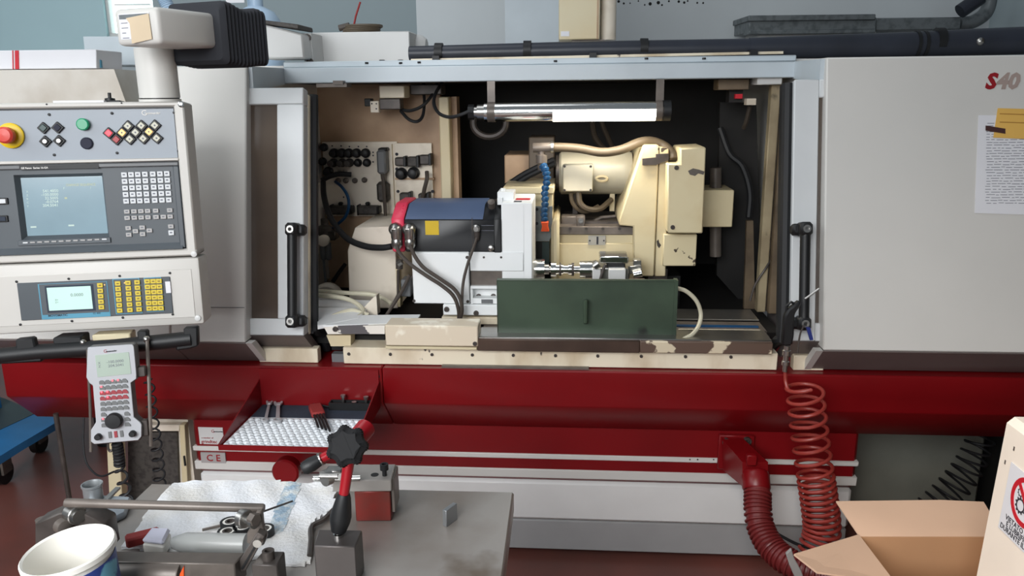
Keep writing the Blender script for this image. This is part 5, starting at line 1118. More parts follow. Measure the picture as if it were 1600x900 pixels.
obj('tray_arm', G().box(M, uT0 + 0.09, uT0 + 0.15, zf - 0.03, zf - 0.004, wFr + 0.05, 0.0), m_red, ty)
UF = Frame(MO, MU, MW, MZ)           # machine plan: right, depth, up
mzw = lambda px, py, z: (lambda q: (q[0], q[2]))(mz(px, py, z))
wmid = mzw(480, 654, zf)[1]
db = obj('dark_mat', G().box(UF, uT0 + 0.006, uT1 - 0.006, wmid, -0.012, zf, zf + 0.003, 0.0), m_mat_blue, None, 'dark blue ribbed mat at the back of the tool tray', 'mat')
g = G(); u0m, u1m = uT0 + 0.005, uT1 - 0.005; w0m, w1m = wFr + 0.006, wmid - 0.002
g.box(UF, u0m, u1m, w0m, w1m, zf, zf + 0.002)
wmo = obj('bubble_mat', g, m_mat_white, None, 'white quilted bubble mat in the front half of the tool tray', 'mat')
bub = G(); px_ = 0.0205; nu = int((u1m - u0m) / px_); nw = int((w1m - w0m) / 0.0178)
for j in range(nw):
    for i in range(nu):
        c = UF.p(u0m + px_ * (i + 0.5 + 0.45 * (j % 2)), w0m + 0.0178 * (j + 0.5), zf + 0.002)
        if u0m + px_ * (i + 1 + 0.45 * (j % 2)) > u1m: continue
        bub.lathe(c, (0, 0, 1), [(0.0098, 0), (0.0092, 0.002), (0.006, 0.0045), (0.001, 0.0055)], 6, caps=False)
obj('bubbles', bub, m_mat_white, wmo, kind='stuff')
zm_ = zf + 0.0085
def wrench(p0, p1, label, r):
    g = G(); A0, A1 = V(wz(*p0, zm_)), V(wz(*p1, zm_)); d = (A1 - A0).normalized(); s = d.cross(V((0, 0, 1)))
    t = thing('wrench', label, 'wrench', A0, 'wrenches in the tool tray')
    WFm = Frame(A0, d, s, V((0, 0, 1))); L_ = (A1 - A0).length
    obj('shank', G().box(WFm, 0.01, L_ - 0.01, -r * 0.45, r * 0.45, 0, 0.005, 0.001), m_tool, t)
    obj('open_jaw', G().prism(WFm, [(0.014, -r * .5), (0.0, -r), (-0.014, -r * 1.1), (-0.018, -r * .6), (-0.004, -r * .45), (-0.004, r * .45), (-0.018, r * .6), (-0.014, r * 1.1), (0, r), (0.014, r * .5)], 0, 0.006), m_tool, t)
    obj('ring_end', G().lathe(WFm.p(L_, 0, 0), (0, 0, 1), [(r * 0.95, 0), (r * 0.95, 0.007), (r * .55, 0.007), (r * .55, 0)], 14, caps=False), m_tool, t)
wrench((421, 631), (415, 658), 'small chrome wrench on the left of the tool tray', 0.010); wrench((435, 632), (434, 658), 'larger chrome wrench second from the left in the tool tray', 0.013)
hk_ = thing('hex_key_set', 'folding hex key set with red handle in the tool tray', 'hex key set', wz(500, 660, zm_))
A0, A1 = wz(493, 640, zm_), wz(508, 678, zm_); d = (A1 - A0).normalized(); HKF = Frame(A0, d, d.cross(V((0, 0, 1))), V((0, 0, 1))); L_ = (A1 - A0).length
obj('red_handle', G().box(HKF, -0.01, L_ * 0.35, -0.02, 0.02, 0, 0.018, 0.004), m_rubred, hk_)
for k in range(4): obj('hex_key', G().tube([HKF.p(L_ * 0.3, -0.014 + 0.009 * k, 0.01), HKF.p(L_ * (1.0 - 0.07 * k), -0.014 + 0.009 * k, 0.007)], 0.0038, 6), m_black, hk_)
obj('open_key', G().tube([wz(489, 632, zm_ + 0.01), wz(515, 636, zm_)], 0.004, 6), m_black, hk_)
bt = thing('black_bolt_tray', 'small black plastic tray with loose bolts at the back of the tool tray', 'bolt tray', UF.p(*mzw(550, 640, zf + 0.003), zf + 0.003))
b0, b1 = mzw(514, 641, zf + 0.003), mzw(580, 641, zf + 0.003); bd = -0.016; bu1 = min(b1[0], uT1 - 0.004); zb_ = zf + 0.003
obj('tray_bottom', G().box(UF, b0[0], bu1, b0[1], bd, zb_, zb_ + 0.004), m_black, bt)
for q in ((b0[0], bu1, b0[1], b0[1] + 0.004), (b0[0], bu1, bd - 0.004, bd), (b0[0], b0[0] + 0.004, b0[1] + 0.004, bd - 0.004), (bu1 - 0.004, bu1, b0[1] + 0.004, bd - 0.004)): obj('tray_wall', G().box(UF, *q, zb_ + 0.004, zb_ + 0.024), m_black, bt)
for i, (px, py, h) in enumerate(((540, 632, 0.034), (557, 632, 0.012), (576, 632, 0.03))):
    u, w_ = mzw(px, py, zb_ + 0.004); u = min(u, bu1 - 0.014); w_ = min(max(w_, b0[1] + 0.014), bd - 0.014)
    obj('loose_bolt', G().lathe(UF.p(u, w_, zb_ + 0.004), (0, 0, 1), [(0.0045, 0), (0.0045, h), (0.008, h), (0.008, h + 0.007)], 8), m_steel, None, ('upright bolt with bright head left in the small black tray', 'short bolt in the middle of the small black tray', 'upright bolt at the right end of the small black tray')[i], 'bolt', 'bolts in the black tray')
# red round pad under the tray
kn = thing('red_support_knob', 'round red pad under the tool tray', 'knob', mt(445, 760, -0.1))
obj('pad', G().lathe(mt(446, 738, -0.10), -MW, [(0.043, -0.03), (0.043, 0), (0.038, 0.006)], 28), m_red, kn); obj('pad_arm', G().cyl(mt(446, 738, -0.07), mt(446, 735, 0.115), 0.025, n=16), m_red, kn)
# ================================================================== HOSES RIGHT
br = thing('hose_bracket', 'slanted red bracket bolted to the red band beside the coil hose', 'bracket', mt(1165, 770, 0.0))
g = G().pbox(M, 1124, 680, 1176, 735, 0.108, 0.124, 0.003); obj('mount_plate', g, m_red, br)
for x, y in ((1134, 689), (1167, 688)): obj('bolt', G().lathe(mt(x, y, 0.108), -MW, [(0.013, 0), (0.013, 0.012), (0.008, 0.012), (0.008, 0.004)], 12), m_oxide, br)
def loft(F, A, B):
    n = len(A); g = G(); g.add(A + B, [tuple(range(n)), tuple(range(2 * n - 1, n - 1, -1))] + [(i, (i + 1) % n, n + (i + 1) % n, n + i) for i in range(n)]); return g
Aq = [mt(1127, 684, .106), mt(1160, 684, .106), mt(1172, 730, .106), mt(1130, 735, .106)]; Bq = [mt(1160, 722, -.04), mt(1200, 722, -.04), mt(1200, 760, -.04), mt(1160, 760, -.04)]
obj('bracket_arm', loft(M, Aq, Bq), m_red, br)
dirp = (mt(1184, 790, -.10) - mt(1180, 738, -.03)).normalized()
obj('hose_socket', G().lathe(mt(1180, 738, -.03), dirp, [(0.038, 0), (0.042, 0.01), (0.042, 0.05), (0.039, 0.055)], 24), m_red, br)
obj('socket_lug', G().pbox(M, 1168, 712, 1182, 728, -0.06, -0.04, 0.002), m_red, br)
fh = thing('ribbed_hose', 'thick dark red ribbed hose bending down behind the cardboard box', 'hose', mt(1230, 890, -.2))
path = smooth([mt(1184, 765, -.07), mt(1184, 795, -.11), mt(1189, 825, -.15), mt(1205, 855, -.2), mt(1232, 878, -.25), mt(1268, 893, -.28), mt(1310, 900, -.30)], 10)
core = [0.036] * len(path); obj('hose_core', G().tube(path, core, 16), m_redd, fh)
acc = 0; ringg = 0
for i in range(1, len(path)):
    acc += (path[i] - path[i - 1]).length
    if acc > 0.0115:
        acc = 0; dd_ = (path[i] - path[i - 1]).normalized(); e = dd_.orthogonal().normalized(); h = dd_.cross(e)
        obj('hose_rib', G().tube([path[i] + (e * math.cos(t) + h * math.sin(t)) * 0.038 for t in [k * math.pi / 10 for k in range(20)]], 0.0042, 6, closed=True), m_redd, fh)
ah = thing('coiled_air_hose', 'orange red coiled air hose hanging from the air gun', 'air hose', mt(1275, 870, -.15))
hpA = smooth([mt(1256, 596, -.10), mt(1262, 650, -.10), mt(1268, 700, -.11), mt(1274, 742, -.12)], 6); hpB = smooth([mt(1274, 742, -.12), mt(1281, 790, -.13), mt(1284, 830, -.14), mt(1276, 862, -.15)], 6)
m_coil = mat('coil_hose_red', (150, 54, 46), 0.4, vary=0.06)
h1 = helix(hpA, 0.050, 7.5, 20); h2 = helix(hpB, 0.050, 13, 20, ph=7.5 * 2 * math.pi)
lead = smooth([mt(1227, 580, -.085), mt(1228, 598, -.09), mt(1236, 612, -.11), h1[4]], 5)
obj('hose_coil', G().tube(lead + h1[5:] + h2[1:], 0.0056, 8), m_coil, ah)
ag = thing('air_gun', 'black air blow gun hooked on the right door handle', 'air gun', mt(1232, 580, -.09))
gw_ = -0.10
obj('grip', G().pprism(M, [(1222, 540), (1226, 495), (1232, 484), (1250, 470), (1253, 476), (1242, 492), (1241, 525), (1238, 541)], gw_ - 0.012, gw_ + 0.012, 0, 0.005), m_black, ag)
obj('trigger', G().tube([mt(1247, 478, gw_), mt(1236, 472, gw_), mt(1229, 478, gw_), mt(1229, 486, gw_)], 0.004, 8), m_black, ag)
obj('nozzle', G().tube([mt(1258, 467, gw_), mt(1268, 460, gw_), mt(1280, 451, gw_)], 0.003, 8), m_steel, ag)
obj('coupling', G().lathe(mt(1230, 540, gw_), mt(1226, 582, gw_) - mt(1230, 540, gw_), [(0.009, 0), (0.009, 0.012), (0.012, 0.014), (0.012, 0.028), (0.008, 0.03), (0.008, 0.045), (0.011, 0.047), (0.011, 0.058), (0.007, 0.06), (0.007, 0.078)], 14), m_steel, ag)
obj('hang_loop', G().tube(smooth([mt(1256, 508, gw_), mt(1251, 520, gw_), mt(1248, 535, gw_), mt(1246, 552, gw_)], 4), 0.0025, 6), m_oxide, ag)
obj('blue_tab', G().pprism(M, [(1260, 512), (1266, 512), (1271, 531), (1266, 532)], gw_ - 0.004, gw_ + 0.004), mat('blue_tab', (36, 50, 120), 0.5), ag)
cable('thin_black_cable', [(1205, 828, .05), (1225, 840, .0), (1250, 852, -.05), (1275, 858, -.08)], 0.005, m_rubber, 'thin black cable on the floor behind the coil hose')
bs_ = obj('spiral_cord', G().tube(helix(smooth([mt(1536, 672, .33), mt(1528, 700, .32), mt(1510, 735, .31), mt(1478, 775, .30), mt(1440, 812, .30)], 6), 0.042, 11, 16, r2=0.055), 0.0045, 6), m_rubber, None, 'black spiral cable before the dark tank under the right ledge', 'spiral cord')
# ================================================================== CARDBOARD BOX
zk = 0.60
kbL, kbR = wz(1341, 838, zk), wz(1560, 838, zk)
cbx = thing('cardboard_box', 'open empty cardboard box standing beside the cream cabinet', 'cardboard box', (kbL.x + 0.14, kbL.y - 0.09, 0))
bxw_, bxd = 0.285, 0.178; ang = math.radians(-1.5)
kd = (kbR - kbL); kd.z = 0; kd.normalize(); kn_ = V((0, 0, 1)).cross(kd); KB_ = Frame(kbL, kd, -kn_, V((0, 0, 1)))   # right, towards viewer, up
if KB_.b.y > 0: KB_ = Frame(kbL, kd, kn_, V((0, 0, 1)))
t_ = 0.004
obj('back_wall', G().box(KB_, 0, bxw_, 0, t_, -zk, 0), m_card2, cbx); obj('left_wall', G().box(KB_, 0, t_, t_, bxd, -zk, 0), m_card2, cbx); obj('right_wall', G().box(KB_, bxw_ - t_, bxw_, t_, bxd, -zk, 0), m_card2, cbx)
obj('front_wall', G().box(KB_, t_, bxw_ - t_, bxd - t_, bxd, -zk, 0), m_card2, cbx); obj('box_floor', G().box(KB_, t_, bxw_ - t_, t_, bxd - t_, -zk, -zk + 0.004), m_card2, cbx)
def flap(pts, nm='flap'):
    n = len(pts); nn = (pts[1] - pts[0]).cross(pts[2] - pts[0]).normalized() * 0.004
    g = G(); g.add([p for p in pts] + [p - nn for p in pts], [tuple(range(n)), tuple(range(2 * n - 1, n - 1, -1))] + [(i, (i + 1) % n, n + (i + 1) % n, n + i) for i in range(n)]); return obj(nm, g, m_card, cbx)
# back flap leans away and up; left flap leans out to the left, slightly above level
BL, BR = KB_.p(0.002, 0, 0.001), KB_.p(bxw_, 0, 0.001)
yq = kbL.y + 0.12
flap([BL, BR, wy(1572, 842, kbR.y + 0.02), wy(1537, 784, kbR.y + 0.11), wy(1470, 781, yq), wy(1306, 783, yq)])
LFp = KB_.p(0, bxd, 0.001)
p_ = wz(1240, 868, 0.63)
flap([KB_.p(0, 0.0, 0.001), LFp, V((p_.x + 0.02, LFp.y - 0.01, 0.635)), p_])
flap([KB_.p(bxw_, 0.01, 0.001), KB_.p(bxw_, bxd, 0.001), KB_.p(bxw_ + 0.008, bxd, -0.16), KB_.p(bxw_ + 0.008, 0.01, -0.16)])
flap([KB_.p(0.01, bxd, 0.0), KB_.p(bxw_ - 0.01, bxd, 0.0), KB_.p(bxw_ - 0.01, bxd + 0.05, -0.15), KB_.p(0.01, bxd + 0.05, -0.15)])
pb = obj('plastic_wrap', G().pprism(M, [(1228, 866), (1237, 858), (1241, 872), (1252, 892), (1258, 908), (1244, 908), (1234, 884)], -0.42, -0.41, 0, 0.002), m_frost, None, 'crumpled clear plastic wrap between hose and cardboard box', 'plastic wrap')
# ================================================================== CREAM CABINET RIGHT FRONT
Yc = 1.36
c0_ = wy(1575, 651, Yc); c1_ = wy(1526, 900, Yc)
fy = math.radians(4)
CB = Frame(V((c0_.x, c0_.y, 0)), V((math.sin(fy) * -1, -math.cos(fy), 0)), V((0, 0, 1)), V((-math.cos(fy), math.sin(fy), 0)))   # a: towards viewer, b: up, c: out to the left
cab = thing('cream_machine_cabinet', 'cream painted machine cabinet with a prohibition sign at the right edge', 'cabinet', CB.p(0.3, 0, -0.25))
H_ = c0_.z
lean = (c1_.x - c0_.x) / max(0.01, (c0_.z - c1_.z))
pts3 = []
g = G(); q = []
for a in (0, 0.55):
    for (b, c) in ((0, 0), (H_ - 0.012, 0), (H_, -0.012), (H_, -0.5), (0, -0.5)): q.append(CB.p(a, b, c) + V((lean * (H_ - b), 0, 0)) * (1 if c > -0.4 else 0))
g.add(q, [(0, 1, 2, 3, 4), (9, 8, 7, 6, 5)] + [(i, (i + 1) % 5, 5 + (i + 1) % 5, 5 + i) for i in range(5)])
obj('cabinet_shell', g, m_cremebox, cab)
# sign frame on the leaning left face
su = (V((0, 0, 1)) + V((-lean, 0, 0))).normalized(); sn = CB.a.cross(su)
if sn.x > 0: sn = -sn
SG = Frame(CB.p(0, 0, 0) + V((lean * H_, 0, 0)), CB.a, su, sn)
def sgh(px, py, c=0.001): return SG.hit(px, py, c)
a0, b1 = sgh(1581, 722); ab_, bb_ = sgh(1562, 825)
sw, sh_ = (b1 - bb_) * 1.02, b1 - bb_
ac = (a0 + ab_) / 2
for x, y in ((1585, 702), (1571, 723)):
    a, b = sgh(x, y); obj('paint_mark', G().box(SG, a - 0.002, a + 0.002, b - 0.004, b + 0.004, 0, 0.0005), m_dsteel, cab)
sg = thing('prohibition_sign', 'white sign with red ring, gears and Italian lubrication warning', 'sign', SG.p(ac + sw / 2, bb_, 0))
sp = obj('sign_sheet', G().box(SG, ac, ac + sw, bb_, b1, 0.0005, 0.0018), m_paper, sg)
rc0, rb0 = ac + sw * 0.47, b1 - sh_ * 0.37; rr0 = sh_ * 0.34
obj('red_ring', G().lathe(SG.p(rc0, rb0, 0.0018), SG.c, [(rr0, 0), (rr0, 0.0008), (rr0 * 0.8, 0.0008), (rr0 * 0.8, 0)], 40, caps=False), m_signred, sp)
def slash(F, a, b, L, wd, ang_): 
    c, s = math.cos(ang_), math.sin(ang_); return [(a + c * x - s * y, b + s * x + c * y) for x, y in ((-L, -wd), (L, -wd), (L, wd), (-L, wd))]
obj('red_slash', G().prism(SG, slash(SG, rc0, rb0, rr0 * 0.85, rr0 * 0.09, math.radians(-45)), 0.0019, 0.0027), m_signred, sp)
def gear(a, b, r, teeth):
    n = teeth * 4; out = []; 
    for i in range(n): rad = r if i % 4 < 2 else r * 0.8; t = 2 * math.pi * i / n; out.append((a + rad * math.cos(t), b + rad * math.sin(t)))
    g = G(); inn = [(a + r * 0.6 * math.cos(2 * math.pi * i / n), b + r * 0.6 * math.sin(2 * math.pi * i / n)) for i in range(n)]
    g.add([SG.p(x, y, 0.0022) for x, y in out + inn], [(i, (i + 1) % n, n + (i + 1) % n, n + i) for i in range(n)]); obj('gear_symbol', g, m_ink, sp)
gear(rc0 - rr0 * 0.28, rb0 - rr0 * 0.25, rr0 * 0.36, 11); gear(rc0 - rr0 * 0.42, rb0 + rr0 * 0.25, rr0 * 0.2, 9); gear(rc0 + rr0 * 0.35, rb0 + rr0 * 0.05, rr0 * 0.3, 10)
for i, s_ in enumerate(('VIETATO PULIRE', 'E LUBRIFICARE', 'DURANTE IL MOTO')):
    text('lettering', s_, SG, ac + sw * 0.5, bb_ + sh_ * (0.205 - 0.085 * i), 0.002, sh_ * 0.105, m_ink, sp, align='CENTER', depth=0.0002, sx=min(1.0, 1.0), bold=0.0002)
# ================================================================== BENCH
ZB = 0.92
bc = wz(803, 768, ZB); bl = wz(236, 755, ZB)
bx_ = (bc - bl).normalized(); by_ = V((0, 0, 1)).cross(bx_)
B = Frame(bc, bx_, -by_, V((0, 0, 1)))          # a: right (0 at right back corner), b: towards viewer, c: up
Lb = (bc - bl).length
bn = thing('steel_workbench', 'heavy workbench with worn steel plate top in the foreground', 'workbench', B.p(-Lb / 2, 0.35, -ZB))
obj('bench_top', G().box(B, -Lb, 0, 0, 0.75, -0.035, 0, 0.003), m_bench, bn)
for a, b in ((-Lb + 0.03, 0.03), (-0.09, 0.03), (-Lb + 0.03, 0.66), (-0.09, 0.66)): obj('leg', G().box(B, a, a + 0.06, b, b + 0.06, -ZB, -0.035), m_dsteel, bn)
obj('rail', G().box(B, -Lb + 0.09, -0.09, 0.04, 0.08, -0.12, -0.04), m_dsteel, bn)
obj('lower_shelf', G().box(B, -Lb + 0.04, -0.04, 0.05, 0.70, -0.72, -0.70), m_dsteel, bn)
# rag
def inside(p, poly):
    c = False; n = len(poly)
    for i in range(n):
        (x1, y1), (x2, y2) = poly[i], poly[i - 1]
        if (y1 > p[1]) != (y2 > p[1]) and p[0] < (x2 - x1) * (p[1] - y1) / (y2 - y1) + x1: c = not c
    return c
def clothz(x, y): return 0.0045 + 0.0022 * math.sin(41 * x + 13 * y) * math.sin(33 * y - 9 * x) + 0.0012 * math.sin(120 * x + 70 * y)
def sheet_obj(name, pix, m, parent, label, cat, dz=0.0, res=0.006, th=0.003):
    poly = [(wz(x, y, ZB).x, wz(x, y, ZB).y) for x, y in pix]
    xs = [p[0] for p in poly]; ys = [p[1] for p in poly]; g = G(); ids = {}
    nx = int((max(xs) - min(xs)) / res) + 2; ny = int((max(ys) - min(ys)) / res) + 2
    vs_, fs_ = [], []
    def vid(i, j):
        if (i, j) not in ids:
            x = min(xs) + (i - 0.5) * res + random.uniform(-.001, .001); y = min(ys) + (j - 0.5) * res + random.uniform(-.001, .001)
            ids[(i, j)] = len(vs_); vs_.append(V((x, y, ZB + clothz(x, y) + dz)))
        return ids[(i, j)]
    for i in range(nx):
        for j in range(ny):
            if inside((min(xs) + i * res, min(ys) + j * res), poly): fs_.append((vid(i, j), vid(i + 1, j), vid(i + 1, j + 1), vid(i, j + 1)))
    edge = {}
    for f in fs_:
        for k in range(4): e = tuple(sorted((f[k], f[(k + 1) % 4]))); edge[e] = edge.get(e, 0) + 1
    n0 = len(vs_)
    if th:
        low = {}
        for e, c in edge.items():
            if c == 1:
                for k in e:
                    if k not in low: low[k] = len(vs_); vs_.append(V((vs_[k].x, vs_[k].y, ZB + 0.0005)))
                fs_.append((e[0], e[1], low[e[1]], low[e[0]]))
    return obj(name, g.add(vs_, fs_), m, parent, label, cat)
ragpix = [(268, 757), (390, 754), (510, 757), (522, 764), (524, 790), (521, 797), (487, 822), (484, 830), (485, 862), (484, 882), (470, 888), (440, 884), (380, 872), (300, 866), (188, 858), (215, 828), (236, 798)]
rag = sheet_obj('cleaning_rag', ragpix, m_cloth, None, 'white cleaning rag with blue woven stripe spread on the workbench', 'rag')
sheet_obj('blue_stripe', [(447, 758), (472, 758), (443, 836), (413, 845), (420, 825)], m_bluestripe, rag, None, None, 0.0006, 0.004, 0)
obj('dark_hem', G().tube(smooth([wz(521, 796, ZB + .006), wz(505, 812, ZB + .006), wz(487, 823, ZB + .006), wz(486, 845, ZB + .005), wz(484, 868, ZB + .005)], 5), 0.004, 6), m_oxide, rag)
# magnetic base arm
ZM_ = 0.98
mb = thing('magnetic_base_arm', 'articulated magnetic stand with black star knob and red arms', 'magnetic stand', wz(527, 842, ZB))
tq = [wz(x, y, ZM_) for x, y in ((490, 853), (555, 854), (566, 828), (498, 827))]
A_ = [V((p.x, p.y, ZB + 0.001)) for p in tq]; g = G(); g.prism(TOP, [(p.x, p.y) for p in tq], ZB + 0.001, ZM_, 0, 0.0015); obj('magnet_block', g, mat('magnet_grey', (92, 86, 84), 0.38, 0.5, vary=0.1), mb)
P0 = wz(529, 838, ZM_); Y0 = P0.y; U1 = 1.14 / FPX
def ap(px, py, dy=0.0): return wy(px, py, Y0 + dy)
obj('ball_stud', G().lathe(P0, (0, 0, 1), [(0.007, 0), (0.007, 0.004), (0.004, 0.005), (0.005, 0.010), (0.008, 0.014), (0.005, 0.02)], 14), m_chrome, mb)
q0, q1 = ap(529, 829), ap(538, 771); d = q1 - q0; L_ = d.length
obj('lower_grip', G().lathe(q0, d, [(0.006, 0), (0.010, 0.0), (0.0135, L_ * .25), (0.0142, L_ * .4), (0.012, L_ * .65), (0.0095, L_ * .9), (0.0075, L_)], 24), m_black, mb)
obj('lower_arm', G().cyl(ap(537, 774), ap(547, 708), 0.0068, 0.0078, 16), m_inkred if False else mat('arm_red', (150, 16, 28), 0.3, vary=0.05), mb)
marm = MATS['arm_red']
star = []; kc = ap(540, 697, -0.03); 
for i in range(70):
    t = 2 * math.pi * i / 70; r = 0.0235 + 0.0022 * math.cos(7 * t); star.append((r * math.cos(t), r * math.sin(t)))
kd_ = (CP - kc + V((-0.25, 0, 0.0))).normalized(); ka = V((0, 0, 1)).cross(kd_).normalized(); SK = Frame(kc, ka, kd_.cross(ka), kd_)
obj('star_knob', G().prism(SK, star, -0.02, 0.004, 0, 0.006), m_knob, mb)
obj('knob_shaft', G().cyl(SK.p(0, 0, -0.045), SK.p(0, 0, -0.018), 0.010, n=14), m_black, mb)
obj('upper_barrel', G().cyl(ap(545, 700, 0.02), ap(572, 668, 0.06), 0.0135, 0.0135, 24), marm, mb)
obj('barrel_end', G().cyl(ap(571.5, 668.5, 0.06), ap(573.5, 666, 0.062), 0.0137, 0.012, 24), marm, mb)
obj('side_arm', G().cyl(ap(530, 702, 0.0), ap(500, 718, -0.01), 0.0062, n=14), marm, mb)
q0, q1 = ap(502, 717, -0.01), ap(472, 734, -0.02); d = q1 - q0; L_ = d.length
obj('side_grip', G().lathe(q0, d, [(0.006, 0), (0.0078, L_ * 0.05), (0.0095, L_ * .5), (0.0088, L_ * .85), (0.006, L_)], 20), m_black, mb)
obj('grip_collar', G().cyl(ap(504, 716, -0.01), ap(500, 718, -0.01), 0.0085, n=14), m_steel, mb)
# red gauge block with steel plate
yr = wz(556, 815, ZB).y
rbk = thing('clamp_block', 'worn red block carrying a steel plate and clamp rod on the bench', 'clamp block', wz(586, 812, ZB))
RB = Frame(V((0, yr, ZB)), (1, 0, 0), (0, 0, 1), (0, 1, 0))
x0, _ = RB.hit(555.5, 800, 0); x1, _ = RB.hit(611, 800, 0); zt_ = RB.hit(580, 768, 0)[1]
obj('red_block', G().box(RB, x0, x1, 0, zt_, 0, 0.055, 0.0015), m_redpaint_worn, rbk)
xp0 = RB.hit(520, 758, 0)[0]; xp1 = RB.hit(612, 758, 0)[0]; zp = RB.hit(560, 749, 0)[1]
pl_ = obj('steel_plate', G().box(RB, xp0, xp1, zt_ + 0.0005, zp, -0.002, 0.05, 0.0015), m_bench, rbk)
obj('side_plate', G().box(RB, x1 + 0.0005, x1 + 0.006, 0.012, zp - 0.003, 0.005, 0.05, 0.001), m_dsteel, rbk)
PT = lambda px, py, h=0.0: wz(px, py, ZB + zp + h)
obj('plate_hole', G().lathe(PT(585.5, 742), (0, 0, 1), [(0.006, 0), (0.006, 0.0006), (0.004, 0.0006)], 14), m_black, pl_)
sp0 = PT(601, 743); obj('cap_screw', G().lathe(sp0, (0, 0, 1), [(0.0035, 0), (0.0035, 0.010), (0.0065, 0.010), (0.0065, 0.019), (0.0035, 0.019), (0.0035, 0.014)], 14), m_black, rbk)
rodz = 0.008
obj('clamp_rod', G().cyl(PT(490, 748, rodz), PT(563, 747, rodz), 0.0048, n=14), m_chrome, rbk)
obj('rod_clamp', G().box(Frame(PT(524, 748, 0.0), (1, 0, 0), (0, 1, 0), (0, 0, 1)), -0.012, 0.012, -0.009, 0.009, 0.001, 0.018, 0.002), m_steel, rbk)
obj('clamp_screw', G().cyl(PT(534, 745, 0.006), PT(534, 745, 0.032), 0.006, n=8), m_steel, rbk)
obj('thumb_nut', G().cyl(PT(506, 748, 0.022), PT(515, 744, 0.022), 0.012, n=14), m_steel, rbk); obj('cross_rod', G().cyl(PT(500, 744, 0.032), PT(528, 744, 0.032), 0.004, n=10), m_steel, rbk)
# small steel parallel
a_, b_ = wz(698, 824, ZB), wz(715, 811.5, ZB); ed = (b_ - a_).normalized(); en = V((0, 0, 1)).cross(ed)
PF = Frame(a_, ed, en, V((0, 0, 1))); sg_ = 1 if en.x < 0 else -1
obj('steel_parallel', G().box(PF, 0, (b_ - a_).length, 0, sg_ * 0.0075, 0, 0.027, 0.0006), mat('ground_steel', (150, 152, 154), 0.3, 0.7, vary=0.05), None, 'small ground steel block standing upright on the bare bench plate', 'steel block')
# ================================================================== BENCH CENTRE FIXTURE
fx = thing('bench_centre_fixture', 'dark steel bench fixture with rollers and a long round rod', 'fixture', wz(290, 872, ZB))
zq = ZB + 0.04
tq = [wz(x, y, zq) for x, y in ((120, 860), (383, 863), (366, 881), (100, 876))]
obj('base_rail', G().prism(TOP, [(p.x, p.y) for p in tq], ZB + 0.006, zq, 0, 0.0015), m_dsteel, fx)
tq = [wz(x, y, zq + 0.01) for x, y in ((410, 861), (445, 861), (433, 883), (392, 882))]
obj('end_block', G().prism(TOP, [(p.x, p.y) for p in tq], ZB + 0.006, zq + 0.01, 0, 0.0015), m_oxide, fx)
sp0 = wz(420, 873, zq + 0.01); obj('cap_screw', G().lathe(sp0, (0, 0, 1), [(0.0078, 0), (0.0078, 0.012), (0.0045, 0.012), (0.0045, 0.007)], 18), m_oxide, fx)
Yf = wz(395, 868, zq).y
def fp(px, py, dy=0.0): return wy(px, py, Yf + dy)
FF = Frame(V((0, Yf, 0)), (1, 0, 0), (0, 0, 1), (0, 1, 0))
obj('slotted_arm', G().pprism(FF, [(402, 832), (414, 838), (384, 892), (366, 896), (366, 884), (372, 879)], -0.006, 0.006, 0, 0.001), m_oxide, fx)
obj('arm_slot', G().pprism(FF, [(399, 850), (402, 851), (379, 890), (376, 889)], -0.0075, -0.0055), m_black, fx)
obj('pivot_plate', G().pprism(FF, [(400, 800), (408, 800), (410, 822), (416, 840), (412, 852), (398, 856), (385, 848), (386, 832), (394, 822)], 0.006, 0.016, 0, 0.001), m_dsteel, fx)
obj('pivot_screw', G().lathe(fp(404, 846, -0.006), (0, -1, 0), [(0.0058, 0), (0.0058, 0.006), (0.003, 0.006)], 12), m_steel, fx)
RA = V((0.75, -0.5, 0)).normalized()
obj('roller', G().lathe(fp(382, 810, 0.01), RA, [(0.0115, -0.006), (0.0125, -0.005), (0.0125, 0.004), (0.0115, 0.005), (0.006, 0.005), (0.006, 0.016), (0.008, 0.016), (0.008, 0.022)], 22), m_steel, fx)
obj('roller_nut', G().lathe(fp(396, 811, 0.0), RA, [(0.0085, -0.004), (0.0085, 0.006)], 6), m_dsteel, fx)
# left support
obj('left_saddle', G().pprism(Frame(V((0, Yf + 0.02, 0)), (1, 0, 0), (0, 0, 1), (0, 1, 0)), [(54, 818), (92, 802), (132, 802), (165, 818), (172, 862), (54, 862)], 0.0, 0.03, 0, 0.002), m_oxide, fx)
obj('saddle_screw', G().lathe(wy(67, 815, Yf + 0.03), (0, 0, 1), [(0.009, -0.004), (0.009, 0.004), (0.005, 0.005)], 16), m_dsteel, fx)
obj('roller', G().lathe(wy(118, 804, Yf + 0.02), RA, [(0.0115, -0.012), (0.0125, -0.011), (0.0125, 0.004), (0.0115, 0.005), (0.009, 0.005), (0.009, 0.010)], 22), m_steel, fx)
obj('saddle_cap', G().lathe(wy(97, 822, Yf + 0.01), RA, [(0.010, -0.004), (0.010, 0.008), (0.006, 0.01)], 16), m_dsteel, fx)
Yr = Yf + 0.02
rod = obj('round_rod', G().lathe(wy(102, 785.5, Yr), wy(413, 794, Yr) - wy(102, 785.5, Yr), [(0.0052, 0), (0.0060, 0.002), (0.0060, (wy(413, 794, Yr) - wy(102, 785.5, Yr)).length - 0.002), (0.005, (wy(413, 794, Yr) - wy(102, 785.5, Yr)).length)], 18), m_dsteel, None, 'long dark steel rod lying across the fixture rollers', 'rod')
cyl0, cyl1 = wz(190, 893, ZB + 0.02), wz(286, 897, ZB + 0.02)
